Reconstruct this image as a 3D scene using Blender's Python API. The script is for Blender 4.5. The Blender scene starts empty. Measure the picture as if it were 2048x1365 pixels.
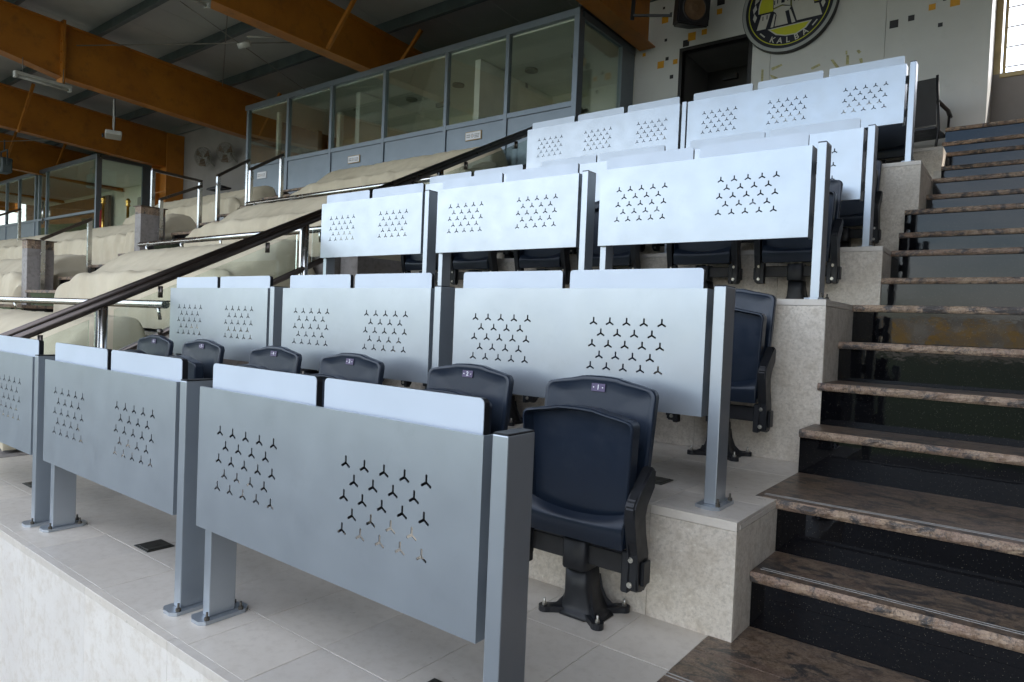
import bpy, bmesh, math, random
from mathutils import Vector, Matrix, noise
from math import sin, cos, pi, radians
random.seed(7)
S = bpy.context.scene
COL = S.collection

# ------------------------------------------------------------------ camera
def set_camera():
    cd = bpy.data.cameras.new('camera'); co = bpy.data.objects.new('camera', cd); COL.objects.link(co)
    yaw, pit, rol = 0.6567, -0.026, 0.0412
    F = Vector((-sin(yaw)*cos(pit), cos(yaw)*cos(pit), sin(pit)))
    rt = Vector((cos(yaw), sin(yaw), 0)); up = rt.cross(F)
    R = rt*cos(rol)+up*sin(rol); U = up*cos(rol)-rt*sin(rol)
    m = Matrix((R, U, -F)).transposed().to_4x4()
    m.translation = Vector((0.7316, -2.186, 1.0127))
    co.matrix_world = m
    cd.sensor_width = 36; cd.lens = 1352.4/2048*36; cd.clip_start = .05; cd.clip_end = 2000
    S.camera = co
set_camera()

# ------------------------------------------------------------------ world, sun, exposure
SUN_EL, SUN_AZ = radians(48), radians(25)     # the sun stands behind the stand, to the right: its roof keeps it off everything in view
w = bpy.data.worlds.new('World'); S.world = w; w.use_nodes = True
nt = w.node_tree; nt.nodes.clear()
out = nt.nodes.new('ShaderNodeOutputWorld'); bg = nt.nodes.new('ShaderNodeBackground')
sky = nt.nodes.new('ShaderNodeTexSky'); sky.sky_type = 'NISHITA'; sky.sun_disc = False
sky.sun_elevation = SUN_EL; sky.sun_rotation = SUN_AZ; sky.dust_density = 2.0; sky.air_density = 1.0
tc = nt.nodes.new('ShaderNodeTexCoord'); mp = nt.nodes.new('ShaderNodeMapping'); mp.inputs['Scale'].default_value = (1, 1, 3.2)
nz = nt.nodes.new('ShaderNodeTexNoise'); nz.inputs['Scale'].default_value = 2.6; nz.inputs['Detail'].default_value = 7; nz.inputs['Roughness'].default_value = .55
cr = nt.nodes.new('ShaderNodeValToRGB'); cr.color_ramp.elements[0].position = .40; cr.color_ramp.elements[1].position = .62
cr.color_ramp.elements[1].color = (.7, .7, .7, 1)
mx = nt.nodes.new('ShaderNodeMixRGB'); mx.inputs[2].default_value = (8.3, 8.3, 8.4, 1)
nt.links.new(tc.outputs['Generated'], mp.inputs[0]); nt.links.new(mp.outputs[0], nz.inputs['Vector'])
nt.links.new(nz.outputs['Fac'], cr.inputs[0]); nt.links.new(cr.outputs[0], mx.inputs[0])
nt.links.new(sky.outputs[0], mx.inputs[1]); nt.links.new(mx.outputs[0], bg.inputs[0]); bg.inputs[1].default_value = .13
nt.links.new(bg.outputs[0], out.inputs[0])
sl = bpy.data.lights.new('sun', 'SUN'); sl.energy = 3.2; sl.angle = radians(.5); sl.color = (1, .95, .87)
so = bpy.data.objects.new('sun', sl); COL.objects.link(so)
d = Vector((sin(SUN_AZ)*cos(SUN_EL), cos(SUN_AZ)*cos(SUN_EL), sin(SUN_EL)))   # towards the sun
so.rotation_euler = d.to_track_quat('Z', 'Y').to_euler(); so.location = (0, 0, 30)
S.render.engine = 'CYCLES'
S.view_settings.view_transform = 'Standard'; S.view_settings.look = 'None'
S.view_settings.exposure = 2.1; S.view_settings.gamma = 1
S.cycles.max_bounces = 8; S.cycles.diffuse_bounces = 5; S.cycles.glossy_bounces = 4; S.cycles.transparent_max_bounces = 12

# ------------------------------------------------------------------ materials
def lin(c): return tuple((x/12.92 if x <= .04045 else ((x+.055)/1.055)**2.4) for x in c)
class NT:
    def __init__(s, name):
        s.m = bpy.data.materials.new(name); s.m.use_nodes = True; s.t = s.m.node_tree
        s.p = s.t.nodes['Principled BSDF']; s.out = s.t.nodes['Material Output']; s._c = None
    def n(s, k, **kw):
        q = s.t.nodes.new(k)
        for a, b in kw.items(): setattr(q, a, b)
        return q
    def l(s, a, b): s.t.links.new(a, b)
    def co(s):
        if not s._c: s._c = s.n('ShaderNodeTexCoord').outputs['Object']
        return s._c
    def gco(s):
        g = s.n('ShaderNodeNewGeometry'); return g.outputs['Position']
    def noise(s, scale, detail=4, rough=.55, vec=None, sc=None, dist=0):
        v = vec or s.co()
        if sc:
            m = s.n('ShaderNodeMapping'); m.inputs['Scale'].default_value = sc; s.l(v, m.inputs[0]); v = m.outputs[0]
        q = s.n('ShaderNodeTexNoise'); q.inputs['Scale'].default_value = scale; q.inputs['Detail'].default_value = detail
        q.inputs['Roughness'].default_value = rough; q.inputs['Distortion'].default_value = dist; s.l(v, q.inputs['Vector']); return q.outputs['Fac']
    def ramp(s, f, stops):
        r = s.n('ShaderNodeValToRGB'); e = r.color_ramp.elements
        while len(e) < len(stops): e.new(.5)
        for i, (p, c) in enumerate(stops):
            e[i].position = p; e[i].color = (c if len(c) == 4 else tuple(c)+(1,)) if not isinstance(c, (int, float)) else (c, c, c, 1)
        s.l(f, r.inputs[0]); return r.outputs[0]
    def mix(s, f, a, b, mode='MIX'):
        m = s.n('ShaderNodeMixRGB'); m.blend_type = mode
        for i, v in ((0, f), (1, a), (2, b)):
            if hasattr(v, 'default_value'): s.l(v, m.inputs[i])
            else: m.inputs[i].default_value = v if i == 0 else (tuple(v)+(1,))[:4]
        return m.outputs[0]
    def base(s, v):
        if hasattr(v, 'default_value'): s.l(v, s.p.inputs['Base Color'])
        else: s.p.inputs['Base Color'].default_value = tuple(v)+(1,)
    def rough(s, v):
        if hasattr(v, 'default_value'): s.l(v, s.p.inputs['Roughness'])
        else: s.p.inputs['Roughness'].default_value = v
    def bump(s, f, strength=.2, dist=.002):
        b = s.n('ShaderNodeBump'); b.inputs['Strength'].default_value = strength; b.inputs['Distance'].default_value = dist
        s.l(f, b.inputs['Height']); s.l(b.outputs[0], s.p.inputs['Normal']); return b
    def rand(s): return s.n('ShaderNodeObjectInfo').outputs['Random']
M = {}
def simple(name, col, rough=.5, metal=0, var=.12, scale=12, bump=.05, spec=None):
    k = NT(name); f = k.noise(scale, 5)
    a = tuple(c*(1-var) for c in col); b = tuple(min(1, c*(1+var)) for c in col)
    k.base(k.ramp(f, [(.3, a), (.7, b)])); k.rough(k.ramp(k.noise(scale*2.3, 3), [(.3, max(0, rough-.06)), (.7, min(1, rough+.08))]))
    k.p.inputs['Metallic'].default_value = metal
    if spec is not None: k.p.inputs['Specular IOR Level'].default_value = spec
    if bump: k.bump(k.noise(scale*18, 3), bump, .001)
    M[name] = k.m; return k

def silver(name, col, rough):
    k = NT(name); f = k.noise(3.2, 5, sc=(1, 1, 1.4)); g = k.noise(60, 2, sc=(.06, 1, 1))
    c = k.ramp(f, [(.3, tuple(x*.93 for x in col)), (.7, tuple(min(1, x*1.05) for x in col))])
    smudge = k.ramp(k.noise(5.5, 7, .75), [(.56, 0), (.76, 1)])
    c = k.mix(k.mix(1, smudge, (.24, .24, .24), 'MULTIPLY'), c, (.28, .3, .32)); k.base(c)
    k.p.inputs['Metallic'].default_value = .68
    k.rough(k.ramp(k.noise(7, 5, .6), [(.3, rough-.02), (.72, rough+.05)]))
    b = k.n('ShaderNodeBump'); b.inputs['Strength'].default_value = .14; b.inputs['Distance'].default_value = .010
    k.l(k.noise(1.7, 2), b.inputs['Height'])
    b2 = k.n('ShaderNodeBump'); b2.inputs['Strength'].default_value = .06; b2.inputs['Distance'].default_value = .0006
    k.l(k.noise(420, 2), b2.inputs['Height']); k.l(b.outputs[0], b2.inputs['Normal']); k.l(b2.outputs[0], k.p.inputs['Normal'])
    M[name] = k.m
silver('silver_paint', (.43, .47, .51), .33)
silver('grey_frame_paint', (.20, .235, .27), .42)
simple('laminate', (.56, .625, .71), .38, .15, .03, 3, .0)
simple('black_plastic', (.009, .010, .013), .45, 0, .3, 8, .15)
simple('black_frame', (.010, .010, .012), .5, 0, .3, 8, .1)
k = NT('navy_plastic'); f = k.noise(4, 5)
c = k.ramp(f, [(.3, (.008, .0145, .028)), (.7, (.012, .021, .038))])
dust = k.ramp(k.noise(9, 7, .7), [(.55, 0), (.85, 1)])
k.base(k.mix(k.mix(1, dust, (.12, .12, .12), 'MULTIPLY'), c, (.13, .14, .15))); k.rough(k.ramp(k.noise(14, 4), [(.3, .3), (.75, .46)])); k.bump(k.noise(700, 2), .12, .0005); M['navy_plastic'] = k.m
simple('steel', (.62, .62, .60), .22, 1, .06, 6, .0)
simple('dark_steel', (.13, .11, .10), .32, 1, .06, 2, .0)
simple('bolt_steel', (.55, .53, .48), .35, 1, .15, 60, .0)
simple('rusty_bolt', (.10, .09, .075), .6, .5, .3, 60, .1)
simple('bronze_lid', (.10, .098, .085), .4, .8, .25, 25, .1)

def stone(name, c0, c1, spot, rough=.35, pits=.5):
    k = NT(name); v = k.gco()
    f = k.noise(2.3, 7, .62, vec=v); g = k.noise(24, 6, .65, vec=v)
    c = k.ramp(f, [(.28, c0), (.72, c1)])
    c = k.mix(k.ramp(g, [(.48, 0.), (.66, .75)]), c, spot)
    if pits > .5:
        h = k.noise(75, 5, .7, vec=v); c = k.mix(k.ramp(h, [(.50, 0.), (.62, .6)]), c, tuple(x*.74 for x in c0)); c = k.mix(k.ramp(h, [(.30, .5), (.42, 0.)]), c, tuple(min(.85, x*1.35) for x in c1))
    c = k.mix(k.ramp(k.noise(140, 4, .6, vec=v), [(.60, 0.), (.75, pits*.6)]), c, tuple(x*.6 for x in c0))
    c = k.mix(k.ramp(k.noise(7, 8, .72, vec=v, dist=.8), [(.50, 0.), (.74, .55*min(1, pits+.3))]), c, tuple(a*b for a, b in zip(c0, (.72, .66, .58))))
    r = k.rand(); c = k.mix(1, c, k.ramp(r, [(0, (.93, .93, .93)), (1, (1.03, 1.02, 1.0))]), 'MULTIPLY')
    k.base(c); k.rough(k.ramp(g, [(.3, rough-.08), (.7, rough+.15)]))
    k.bump(k.noise(60, 4 if pits < .3 else 7, .7, vec=v), pits, .0015); M[name] = k.m
stone('limestone_floor', (.62, .57, .505), (.68, .63, .56), (.58, .53, .465), .34, .03)
stone('limestone_wall', (.56, .505, .43), (.72, .66, .58), (.48, .42, .345), .5, .9)
stone('limestone_front', (.70, .65, .59), (.80, .76, .70), (.62, .56, .48), .45, .40)
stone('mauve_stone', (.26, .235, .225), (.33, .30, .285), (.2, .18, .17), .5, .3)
simple('grout', (.52, .48, .43), .8, 0, .15, 20, .2)
def granite(name, gain, rough, black=.5):
    k = NT(name); v = k.gco()
    f = k.noise(3.2, 6, .6, vec=v, sc=(1, 2.2, 1), dist=1.2); g = k.noise(38, 5, .65, vec=v, dist=.6)
    s = lambda c: tuple(x*gain for x in c)
    c = k.ramp(f, [(.25, s((.24, .16, .09))), (.45, s((.36, .26, .18))), (.6, s((.26, .175, .13))), (.8, s((.46, .36, .23)))])
    c = k.mix(k.ramp(g, [(.46, 0.), (.62, .8)]), c, s((.16, .10, .06)))
    d_ = k.noise(7, 8, .78, vec=v, sc=(1, 1.8, 1), dist=1.2)
    c = k.mix(k.ramp(d_, [(.50, 0.), (.57, .9)]), c, s((.045, .047, .05)))
    w_ = k.n('ShaderNodeTexNoise'); w_.inputs['Scale'].default_value = 22; w_.inputs['Detail'].default_value = 3; k.l(v, w_.inputs['Vector'])
    vm = k.n('ShaderNodeMixRGB'); vm.inputs[0].default_value = .09; k.l(v, vm.inputs[1]); k.l(w_.outputs['Color'], vm.inputs[2])
    q = k.n('ShaderNodeTexVoronoi'); q.feature = 'DISTANCE_TO_EDGE'; q.inputs['Scale'].default_value = 52; k.l(vm.outputs[0], q.inputs['Vector'])
    msk = k.ramp(k.noise(13, 4, .6, vec=v), [(.45, 0.), (.6, 1.)])
    c = k.mix(k.mix(1, k.ramp(q.outputs['Distance'], [(.0, black), (.10, 0.)]), msk, 'MULTIPLY'), c, s((.06, .045, .035)))
    sp = k.noise(150, 3, .6, vec=v); c = k.mix(k.ramp(sp, [(.56, 0.), (.66, .7)]), c, s((.05, .04, .035))); c = k.mix(k.ramp(sp, [(.30, .5), (.40, 0.)]), c, s((.55, .42, .30)))
    k.base(c); k.rough(rough); k.bump(g, .5 if rough > .5 else .1, .002); M[name] = k.m
granite('granite_tread', .62, .40, .25)
granite('granite_nosing', 1.12, .6, .75)
granite('granite_floor', .62, .34, .5)
k = NT('black_granite'); v = k.gco()
sp = k.n('ShaderNodeTexVoronoi'); sp.inputs['Scale'].default_value = 120; k.l(v, sp.inputs['Vector'])
c = k.mix(k.ramp(sp.outputs['Distance'], [(.07, .7), (.14, 0.)]), (.003, .003, .004), (.18, .16, .12))
c = k.mix(k.ramp(k.noise(5, 6, .7, vec=v), [(.66, 0.), (.95, .3)]), c, (.04, .04, .045))
k.base(c); k.rough(k.ramp(k.noise(8, 6, .7, vec=v), [(.3, .02), (.8, .06)])); k.p.inputs['IOR'].default_value = 1.38
k.bump(k.noise(14, 3, vec=v), .12, .002); M['black_granite'] = k.m
simple('grip_strip', (.36, .35, .33), .7, 0, .2, 40, .2)
# orange steel with dirt
k = NT('orange_steel'); f = k.noise(1.6, 6, .6)
c = k.ramp(f, [(.3, (.33, .115, .010)), (.7, (.46, .175, .016))])
c = k.mix(k.ramp(k.noise(4, 8, .75), [(.52, 0.), (.75, .7)]), c, (.13, .06, .015)); k.base(c); k.rough(.5); k.bump(k.noise(30, 3), .1, .001); M['orange_steel'] = k.m
simple('purlin_grey', (.09, .11, .12), .55, .2, .2, 3, .1)
simple('roof_underside', (.36, .36, .345), .7, 0, .12, .8, .1)
simple('roof_sheet', (.45, .46, .46), .5, .4, .1, 2, .1)
k = NT('wall_panel'); f = k.noise(.9, 6, .6); c = k.ramp(f, [(.3, (.50, .51, .50)), (.7, (.60, .61, .60))])
c = k.mix(k.ramp(k.noise(3.5, 8, .75), [(.58, 0.), (.85, .35)]), c, (.22, .21, .19)); k.base(c); k.rough(.5); k.bump(k.noise(40, 3), .08, .001); M['wall_panel'] = k.m
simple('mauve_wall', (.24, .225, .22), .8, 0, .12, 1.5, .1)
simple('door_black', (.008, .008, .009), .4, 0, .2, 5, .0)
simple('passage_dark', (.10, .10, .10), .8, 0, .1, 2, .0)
simple('corridor_dark', (.05, .05, .05), .8, 0, .2, 3, .0)
simple('sticker_orange', (.62, .30, .012), .5, 0, .08, 10, .0)
simple('sticker_black', (.012, .012, .016), .45, 0, .1, 10, .0)
simple('old_tape', (.40, .38, .20), .7, 0, .35, 30, .1)
simple('emblem_navy', (.006, .009, .022), .35, 0, .1, 10, .0)
simple('emblem_white', (.50, .50, .47), .5, 0, .04, 10, .0)
simple('emblem_grey', (.34, .36, .36), .5, 0, .05, 10, .0)
simple('emblem_yellow', (.50, .52, .02), .45, 0, .06, 6, .0)
simple('emblem_rim', (.012, .012, .014), .5, 0, .1, 10, .0)
k = NT('canvas'); f = k.noise(1.3, 7, .62); c = k.ramp(f, [(.28, (.54, .465, .335)), (.72, (.68, .60, .45))])
c = k.mix(k.ramp(k.noise(3.2, 8, .75, sc=(1, 1, .5)), [(.52, 0.), (.8, .45)]), c, (.40, .34, .22)); k.base(c); k.rough(.85)
b1 = k.n('ShaderNodeBump'); b1.inputs['Strength'].default_value = .45; b1.inputs['Distance'].default_value = .03
rg = k.n('ShaderNodeTexNoise'); rg.noise_type = 'RIDGED_MULTIFRACTAL'; rg.inputs['Scale'].default_value = 2.2; rg.inputs['Detail'].default_value = 3; rg.inputs['Distortion'].default_value = .6
mpp = k.n('ShaderNodeMapping'); mpp.inputs['Scale'].default_value = (1.6, 1, .8); mpp.inputs['Rotation'].default_value = (0, .5, 0); k.l(k.co(), mpp.inputs[0]); k.l(mpp.outputs[0], rg.inputs['Vector'])
k.l(rg.outputs['Fac'], b1.inputs['Height']); b = k.bump(k.noise(500, 2), .25, .0008); k.l(b1.outputs[0], b.inputs['Normal']); M['canvas'] = k.m
simple('off_white', (.78, .79, .74), .6, 0, .05, 5, .0)
simple('interior_cream', (.85, .85, .76), .7, 0, .06, 3, .0)
simple('interior_ceiling', (.85, .87, .82), .8, 0, .05, 3, .0)
simple('interior_floor', (.45, .40, .33), .5, 0, .1, 5, .0)
simple('interior_brown', (.12, .07, .03), .7, 0, .2, 5, .0)
simple('plate_purple', (.085, .065, .125), .4, .3, .1, 40, .0)
simple('white_print', (.75, .75, .78), .5, 0, .02, 10, .0)
simple('sign_frame', (.40, .28, .14), .5, .3, .1, 20, .0)
simple('fixture_white', (.36, .36, .33), .5, 0, .08, 8, .0)
simple('flag_red', (.20, .008, .008), .8, 0, .2, 8, .0)
simple('gold', (.60, .40, .10), .3, 1, .1, 8, .0)
simple('cone_brown', (.10, .055, .025), .6, 0, .2, 20, .1)
simple('window_frame', (.42, .34, .18), .5, .1, .15, 8, .1)
simple('wire', (.20, .19, .17), .5, .6, .1, 8, .0)
simple('grass', (.018, .036, .010), .9, 0, .35, .3, .3)
simple('asphalt', (.06, .06, .058), .8, 0, .15, 1, .2)
simple('stand_concrete', (.30, .29, .27), .8, 0, .15, .2, .1)
simple('yellow_seat', (.65, .38, .02), .5, 0, .1, 1, .0)
simple('white_seat', (.6, .6, .55), .5, 0, .1, 1, .0)
def glassmat(name, tint, refl, rough=.01):
    k = NT(name); t = k.t; t.nodes.remove(k.p)
    tr = k.n('ShaderNodeBsdfTransparent'); tr.inputs[0].default_value = tuple(tint)+(1,)
    gl = k.n('ShaderNodeBsdfGlossy'); gl.inputs['Roughness'].default_value = rough; gl.inputs[0].default_value = (.9, .95, .92, 1)
    lw = k.n('ShaderNodeLayerWeight'); lw.inputs[0].default_value = .25
    r = k.ramp(lw.outputs['Fresnel'], [(0, refl), (1, .6)]); ms = k.n('ShaderNodeMixShader')
    k.l(r, ms.inputs[0]); k.l(tr.outputs[0], ms.inputs[1]); k.l(gl.outputs[0], ms.inputs[2]); k.l(ms.outputs[0], k.out.inputs[0]); M[name] = k.m
glassmat('box_glass', (.95, .97, .94), .06)
glassmat('rail_glass', (.93, .965, .94), .05)

# ------------------------------------------------------------------ mesh helpers
class MB:
    def __init__(s): s.b = bmesh.new(); s.mats = []
    def mi(s, m):
        if m is None: return 0
        if m not in s.mats: s.mats.append(m)
        return s.mats.index(m)
    def _fin(s, vs, m, smooth=False):
        i = s.mi(m)
        fs = set(f for v in vs for f in v.link_faces)
        for f in fs: f.material_index = i; f.smooth = smooth
        return vs
    def box(s, x0, x1, y0, y1, z0, z1, m=None, bev=0, seg=1):
        r = bmesh.ops.create_cube(s.b, size=1)['verts']
        bmesh.ops.scale(s.b, vec=(abs(x1-x0), abs(y1-y0), abs(z1-z0)), verts=r)
        bmesh.ops.translate(s.b, vec=((x0+x1)/2, (y0+y1)/2, (z0+z1)/2), verts=r)
        i = s.mi(m)
        for f in set(f for v in r for f in v.link_faces): f.material_index = i
        if bev:
            es = list(set(e for v in r for e in v.link_edges))
            q = bmesh.ops.bevel(s.b, geom=es, offset=bev, segments=seg, affect='EDGES', profile=.5)
            for f in q['faces']: f.material_index = i
        return s
    def quad(s, pts, m=None, smooth=False):
        vs = [s.b.verts.new(p) for p in pts]; f = s.b.faces.new(vs); f.material_index = s.mi(m); f.smooth = smooth; return s
    def prism(s, poly, axis, a, c, m=None):
        """polygon of 2D points extruded along axis from a to c"""
        def P(u, v, t):
            return {'x': (t, u, v), 'y': (u, t, v), 'z': (u, v, t)}[axis]
        A = [s.b.verts.new(P(u, v, a)) for u, v in poly]; B = [s.b.verts.new(P(u, v, c)) for u, v in poly]
        fs = [s.b.faces.new(A), s.b.faces.new(B[::-1])]; n = len(poly)
        for i in range(n): fs.append(s.b.faces.new((A[i], B[i], B[(i+1) % n], A[(i+1) % n])))
        for f in fs: f.material_index = s.mi(m)
        return s
    def tube(s, pts, r, m=None, n=10, cap=True, smooth=True, flat=1.):
        pts = [Vector(p) for p in pts]; rings = []
        for i, p in enumerate(pts):
            d = (pts[min(i+1, len(pts)-1)]-pts[max(i-1, 0)]).normalized()
            up = Vector((0, 0, 1)) if abs(d.z) < .95 else Vector((0, 1, 0))
            a = d.cross(up).normalized(); b = a.cross(d).normalized(); rr = r[i] if isinstance(r, (list, tuple)) else r
            rings.append([s.b.verts.new(p+a*cos(2*pi*k/n)*rr+b*sin(2*pi*k/n)*rr*flat) for k in range(n)])
        i_ = s.mi(m)
        for A, B in zip(rings, rings[1:]):
            for k in range(n):
                f = s.b.faces.new((A[k], A[(k+1) % n], B[(k+1) % n], B[k])); f.smooth = smooth; f.material_index = i_
        if cap:
            for q in (rings[0][::-1], rings[-1]):
                f = s.b.faces.new(q); f.material_index = i_
        return s
    def bar(s, p, q, w, h, m=None):
        """rectangular bar from p to q, w across (horizontal), h in the other direction"""
        p, q = Vector(p), Vector(q); d = (q-p).normalized(); up = Vector((0, 0, 1)) if abs(d.z) < .95 else Vector((0, 1, 0))
        a = d.cross(up).normalized()*w/2; b = a.cross(d).normalized()*h/2
        A = [s.b.verts.new(p+x) for x in (-a-b, a-b, a+b, -a+b)]; B = [s.b.verts.new(q+x) for x in (-a-b, a-b, a+b, -a+b)]
        fs = [s.b.faces.new(A[::-1]), s.b.faces.new(B)]+[s.b.faces.new((A[i], A[(i+1) % 4], B[(i+1) % 4], B[i])) for i in range(4)]
        for f in fs: f.material_index = s.mi(m)
        return s
    def grid(s, fn, nu, nv, m=None, smooth=True):
        V = [[s.b.verts.new(fn(i/nu, j/nv)) for j in range(nv+1)] for i in range(nu+1)]; k = s.mi(m)
        for i in range(nu):
            for j in range(nv):
                f = s.b.faces.new((V[i][j], V[i+1][j], V[i+1][j+1], V[i][j+1])); f.smooth = smooth; f.material_index = k
        return s
    def loft(s, rings, m=None, smooth=True, c0=True, c1=True):
        R = [[s.b.verts.new(p) for p in r] for r in rings]; n = len(R[0]); k = s.mi(m)
        for A, B in zip(R, R[1:]):
            for i in range(n):
                f = s.b.faces.new((A[i], A[(i+1) % n], B[(i+1) % n], B[i])); f.smooth = smooth; f.material_index = k
        if c0: f = s.b.faces.new(R[0][::-1]); f.material_index = k
        if c1: f = s.b.faces.new(R[-1]); f.material_index = k
        return s
    def mesh(s, name, mat=None):
        bmesh.ops.recalc_face_normals(s.b, faces=s.b.faces[:])
        me = bpy.data.meshes.new(name); s.b.to_mesh(me); s.b.free()
        if mat is not None or not s.mats: me.materials.append(M[mat] if mat else None)
        else:
            for m in s.mats: me.materials.append(M[m])
        return me
    def obj(s, name, mat=None, parent=None, loc=(0, 0, 0)):
        o = bpy.data.objects.new(name, s.mesh(name, mat)); COL.objects.link(o)
        if parent: o.parent = parent
        o.location = loc; return o
def inst(name, me, parent=None, loc=(0, 0, 0)):
    o = bpy.data.objects.new(name, me); COL.objects.link(o); o.parent = parent; o.location = loc; return o
def tag(o, label=None, cat=None, group=None, kind=None):
    if label: o['label'] = label
    if cat: o['category'] = cat
    if group: o['group'] = group
    if kind: o['kind'] = kind
    return o
def thing(name, label, cat, loc=(0, 0, 0), group=None):
    o = bpy.data.objects.new(name, None); COL.objects.link(o); o.location = loc; o.empty_display_size = .1
    return tag(o, label, cat, group)
def copy_tree(o, parent=None):
    c = o.copy(); COL.objects.link(c); c.parent = parent
    for ch in list(o.children): copy_tree(ch, c)
    return c
def text_mesh(txt, size, mat, extrude=.0006, font_rot=None, shear=0):
    cu = bpy.data.curves.new('t', 'FONT'); cu.body = txt; cu.size = size; cu.extrude = extrude; cu.align_x = 'CENTER'; cu.align_y = 'CENTER'; cu.offset = size*.012; cu.shear = shear
    o = bpy.data.objects.new('t', cu); COL.objects.link(o); dg = bpy.context.evaluated_depsgraph_get()
    me = bpy.data.meshes.new_from_object(o.evaluated_get(dg)); bpy.data.objects.remove(o); me.materials.clear(); me.materials.append(M[mat])
    me.transform(Matrix.Rotation(pi/2, 4, 'X'))        # faces -Y
    return me

# ------------------------------------------------------------------ levels
R_ = .1979                                    # stair riser
H = {1: 0., 2: 2*R_, 3: 6*R_, 4: 8*R_, 5: 12*R_, 6: 14*R_}
Y0 = {1: -1.19, 2: 0., 3: 1.25, 4: 2.5, 5: 3.75, 6: 5.0, 7: 6.5}
XB = {1: -.0785, 2: 0., 3: -.052, 4: -.03, 5: -.008, 6: 0.}
XL = -4.55
GND = -1.0
# ground -------------------------------------------------------
MB().box(-300, 300, -300, 300, GND-.5, GND-.2).obj('ground', 'grass')['kind'] = 'structure'
MB().box(-95, 60, -9, 8, GND-.2, GND).obj('walkway', 'asphalt')['kind'] = 'structure'

# terrace of the press seats -----------------------------------
core = MB()
for k_ in range(1, 7):
    core.box(XL, XB[k_]-.006, Y0[k_]+.012, 6.49, GND if k_ == 1 else H[k_-1]-.02, H[k_]-.012)
terr = core.obj('terrace', 'grout'); tag(terr, kind='structure')
def tile_mesh(w, d, h, mat, bev=.0012): return MB().box(0, w, 0, d, 0, h, bev=bev).mesh('tile', mat)
cache = {}
def tile(parent, x0, x1, y0, y1, z0, z1, mat, name='floor_tile', gap=.0016):
    key = (round(x1-x0, 3), round(y1-y0, 3), round(z1-z0, 3), mat)
    if key not in cache:
        cache[key] = MB().box(0, x1-x0-gap*(x1-x0 > .05), 0, y1-y0-gap*(y1-y0 > .05), 0, z1-z0-gap*(z1-z0 > .05), bev=.0008).mesh(name, mat)
    return inst(name, cache[key], parent, (x0, y0, z0))
TW = .3106
for k_ in range(1, 7):
    xr = XB[k_]; y0 = Y0[k_]; y1 = Y0[k_+1]+(.012 if k_ < 6 else 0); z = H[k_]
    jit = lambda: random.uniform(-.0006, .0006)
    # columns of tiles, the first joint in the front row sits at x=-.94
    xs = [xr]; x = -.3188 if k_ == 1 else xr-.31
    while x > XL: xs.append(x); x -= TW if k_ <= 2 else TW*2
    xs.append(XL)
    lip = y0+.030
    rows = [lip, y0+.29, y0+.89, y1] if k_ <= 2 else [lip, y0+.62, y1]
    for i in range(len(xs)-1):
        for a, b in zip(rows, rows[1:]):
            dz = jit(); tile(terr, xs[i+1], xs[i], a, b, z-.012+dz, z+dz, 'limestone_floor')
    # edge pieces and facing tiles of the riser wall
    xe = [xr]; x = (-.308 if k_ == 2 else xr-.62)
    while x > XL: xe.append(x); x -= .62
    xe.append(XL)
    zb = GND if k_ == 1 else H[k_-1]
    for i in range(len(xe)-1):
        tile(terr, xe[i+1], xe[i], y0, lip, z-.030, z, 'limestone_floor', 'edge_piece')
        zs = [zb, z-.030] if k_ != 3 and k_ != 5 else [zb, z-.030]
        tile(terr, xe[i+1], xe[i], y0+.002, y0+.014, zs[0], zs[1], 'limestone_front' if k_ == 1 else 'limestone_wall', 'facing_tile')
    # end faces towards the stairs
    if k_ > 1:
        tile(terr, xr-.014, xr-.001, y0+.0145, y0+.64, zb, z-.031, 'limestone_wall', 'facing_tile')
        tile(terr, xr-.014, xr-.001, y0+.64, Y0[k_+1], zb, z-.031, 'limestone_wall', 'facing_tile')
        tile(terr, xr-.006, xr, y0+.031, Y0[k_+1], z-.030, z-.013, 'limestone_floor', 'edge_piece')
# block at the far end of row three
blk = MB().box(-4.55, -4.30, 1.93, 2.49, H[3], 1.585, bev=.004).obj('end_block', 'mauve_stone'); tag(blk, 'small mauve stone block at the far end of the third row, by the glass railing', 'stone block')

# ------------------------------------------------------------------ granite stairs
NY = dict(A=.1514, B=.4196, C=.9903, D=1.238, E=1.5367, F=1.829, G=2.492, H=2.79, I=3.391, J=3.598, K=4.129, L=4.487, M=4.941, N=5.282, O=5.674, P=5.887)
XS1 = 2.3
st = MB()
ks = list(NY)
for i, n in enumerate(ks): st.box(-.06, XS1, NY[n]+.03, 6.49, (GND if i == 0 else i*R_-.02), (i+1)*R_-.03)
for j in range(5): st.box(-.0785, XS1, -.385+.28*(-j)+.03, .2, GND, -j*R_-.03)
stairs = st.obj('staircase', 'grout'); tag(stairs, kind='structure')
def nosing(x0, x1, y, z, parent):
    rnd = random.Random(int(y*1000)); n = int((x1-x0)/.02)
    m = MB(); th = .036
    def f(u, v):
        p = Vector((x0+(x1-x0)*u, y, z-th+th*v))
        e = 4*v*(1-v); dn = noise.noise(Vector((p.x*28, p.z*50, y*7)))*.009+noise.noise(Vector((p.x*85, p.z*110, y)))*.004
        edge = -.004*(1-e)
        return Vector((p.x, y-edge-abs(dn)*e-.002*e, p.z-(.0015*noise.noise(Vector((p.x*40, 3, y))) if 0 < v < 1 else 0)))
    m.grid(f, n, 5, smooth=False)
    return m.obj('nosing', 'granite_nosing', parent)
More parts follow.
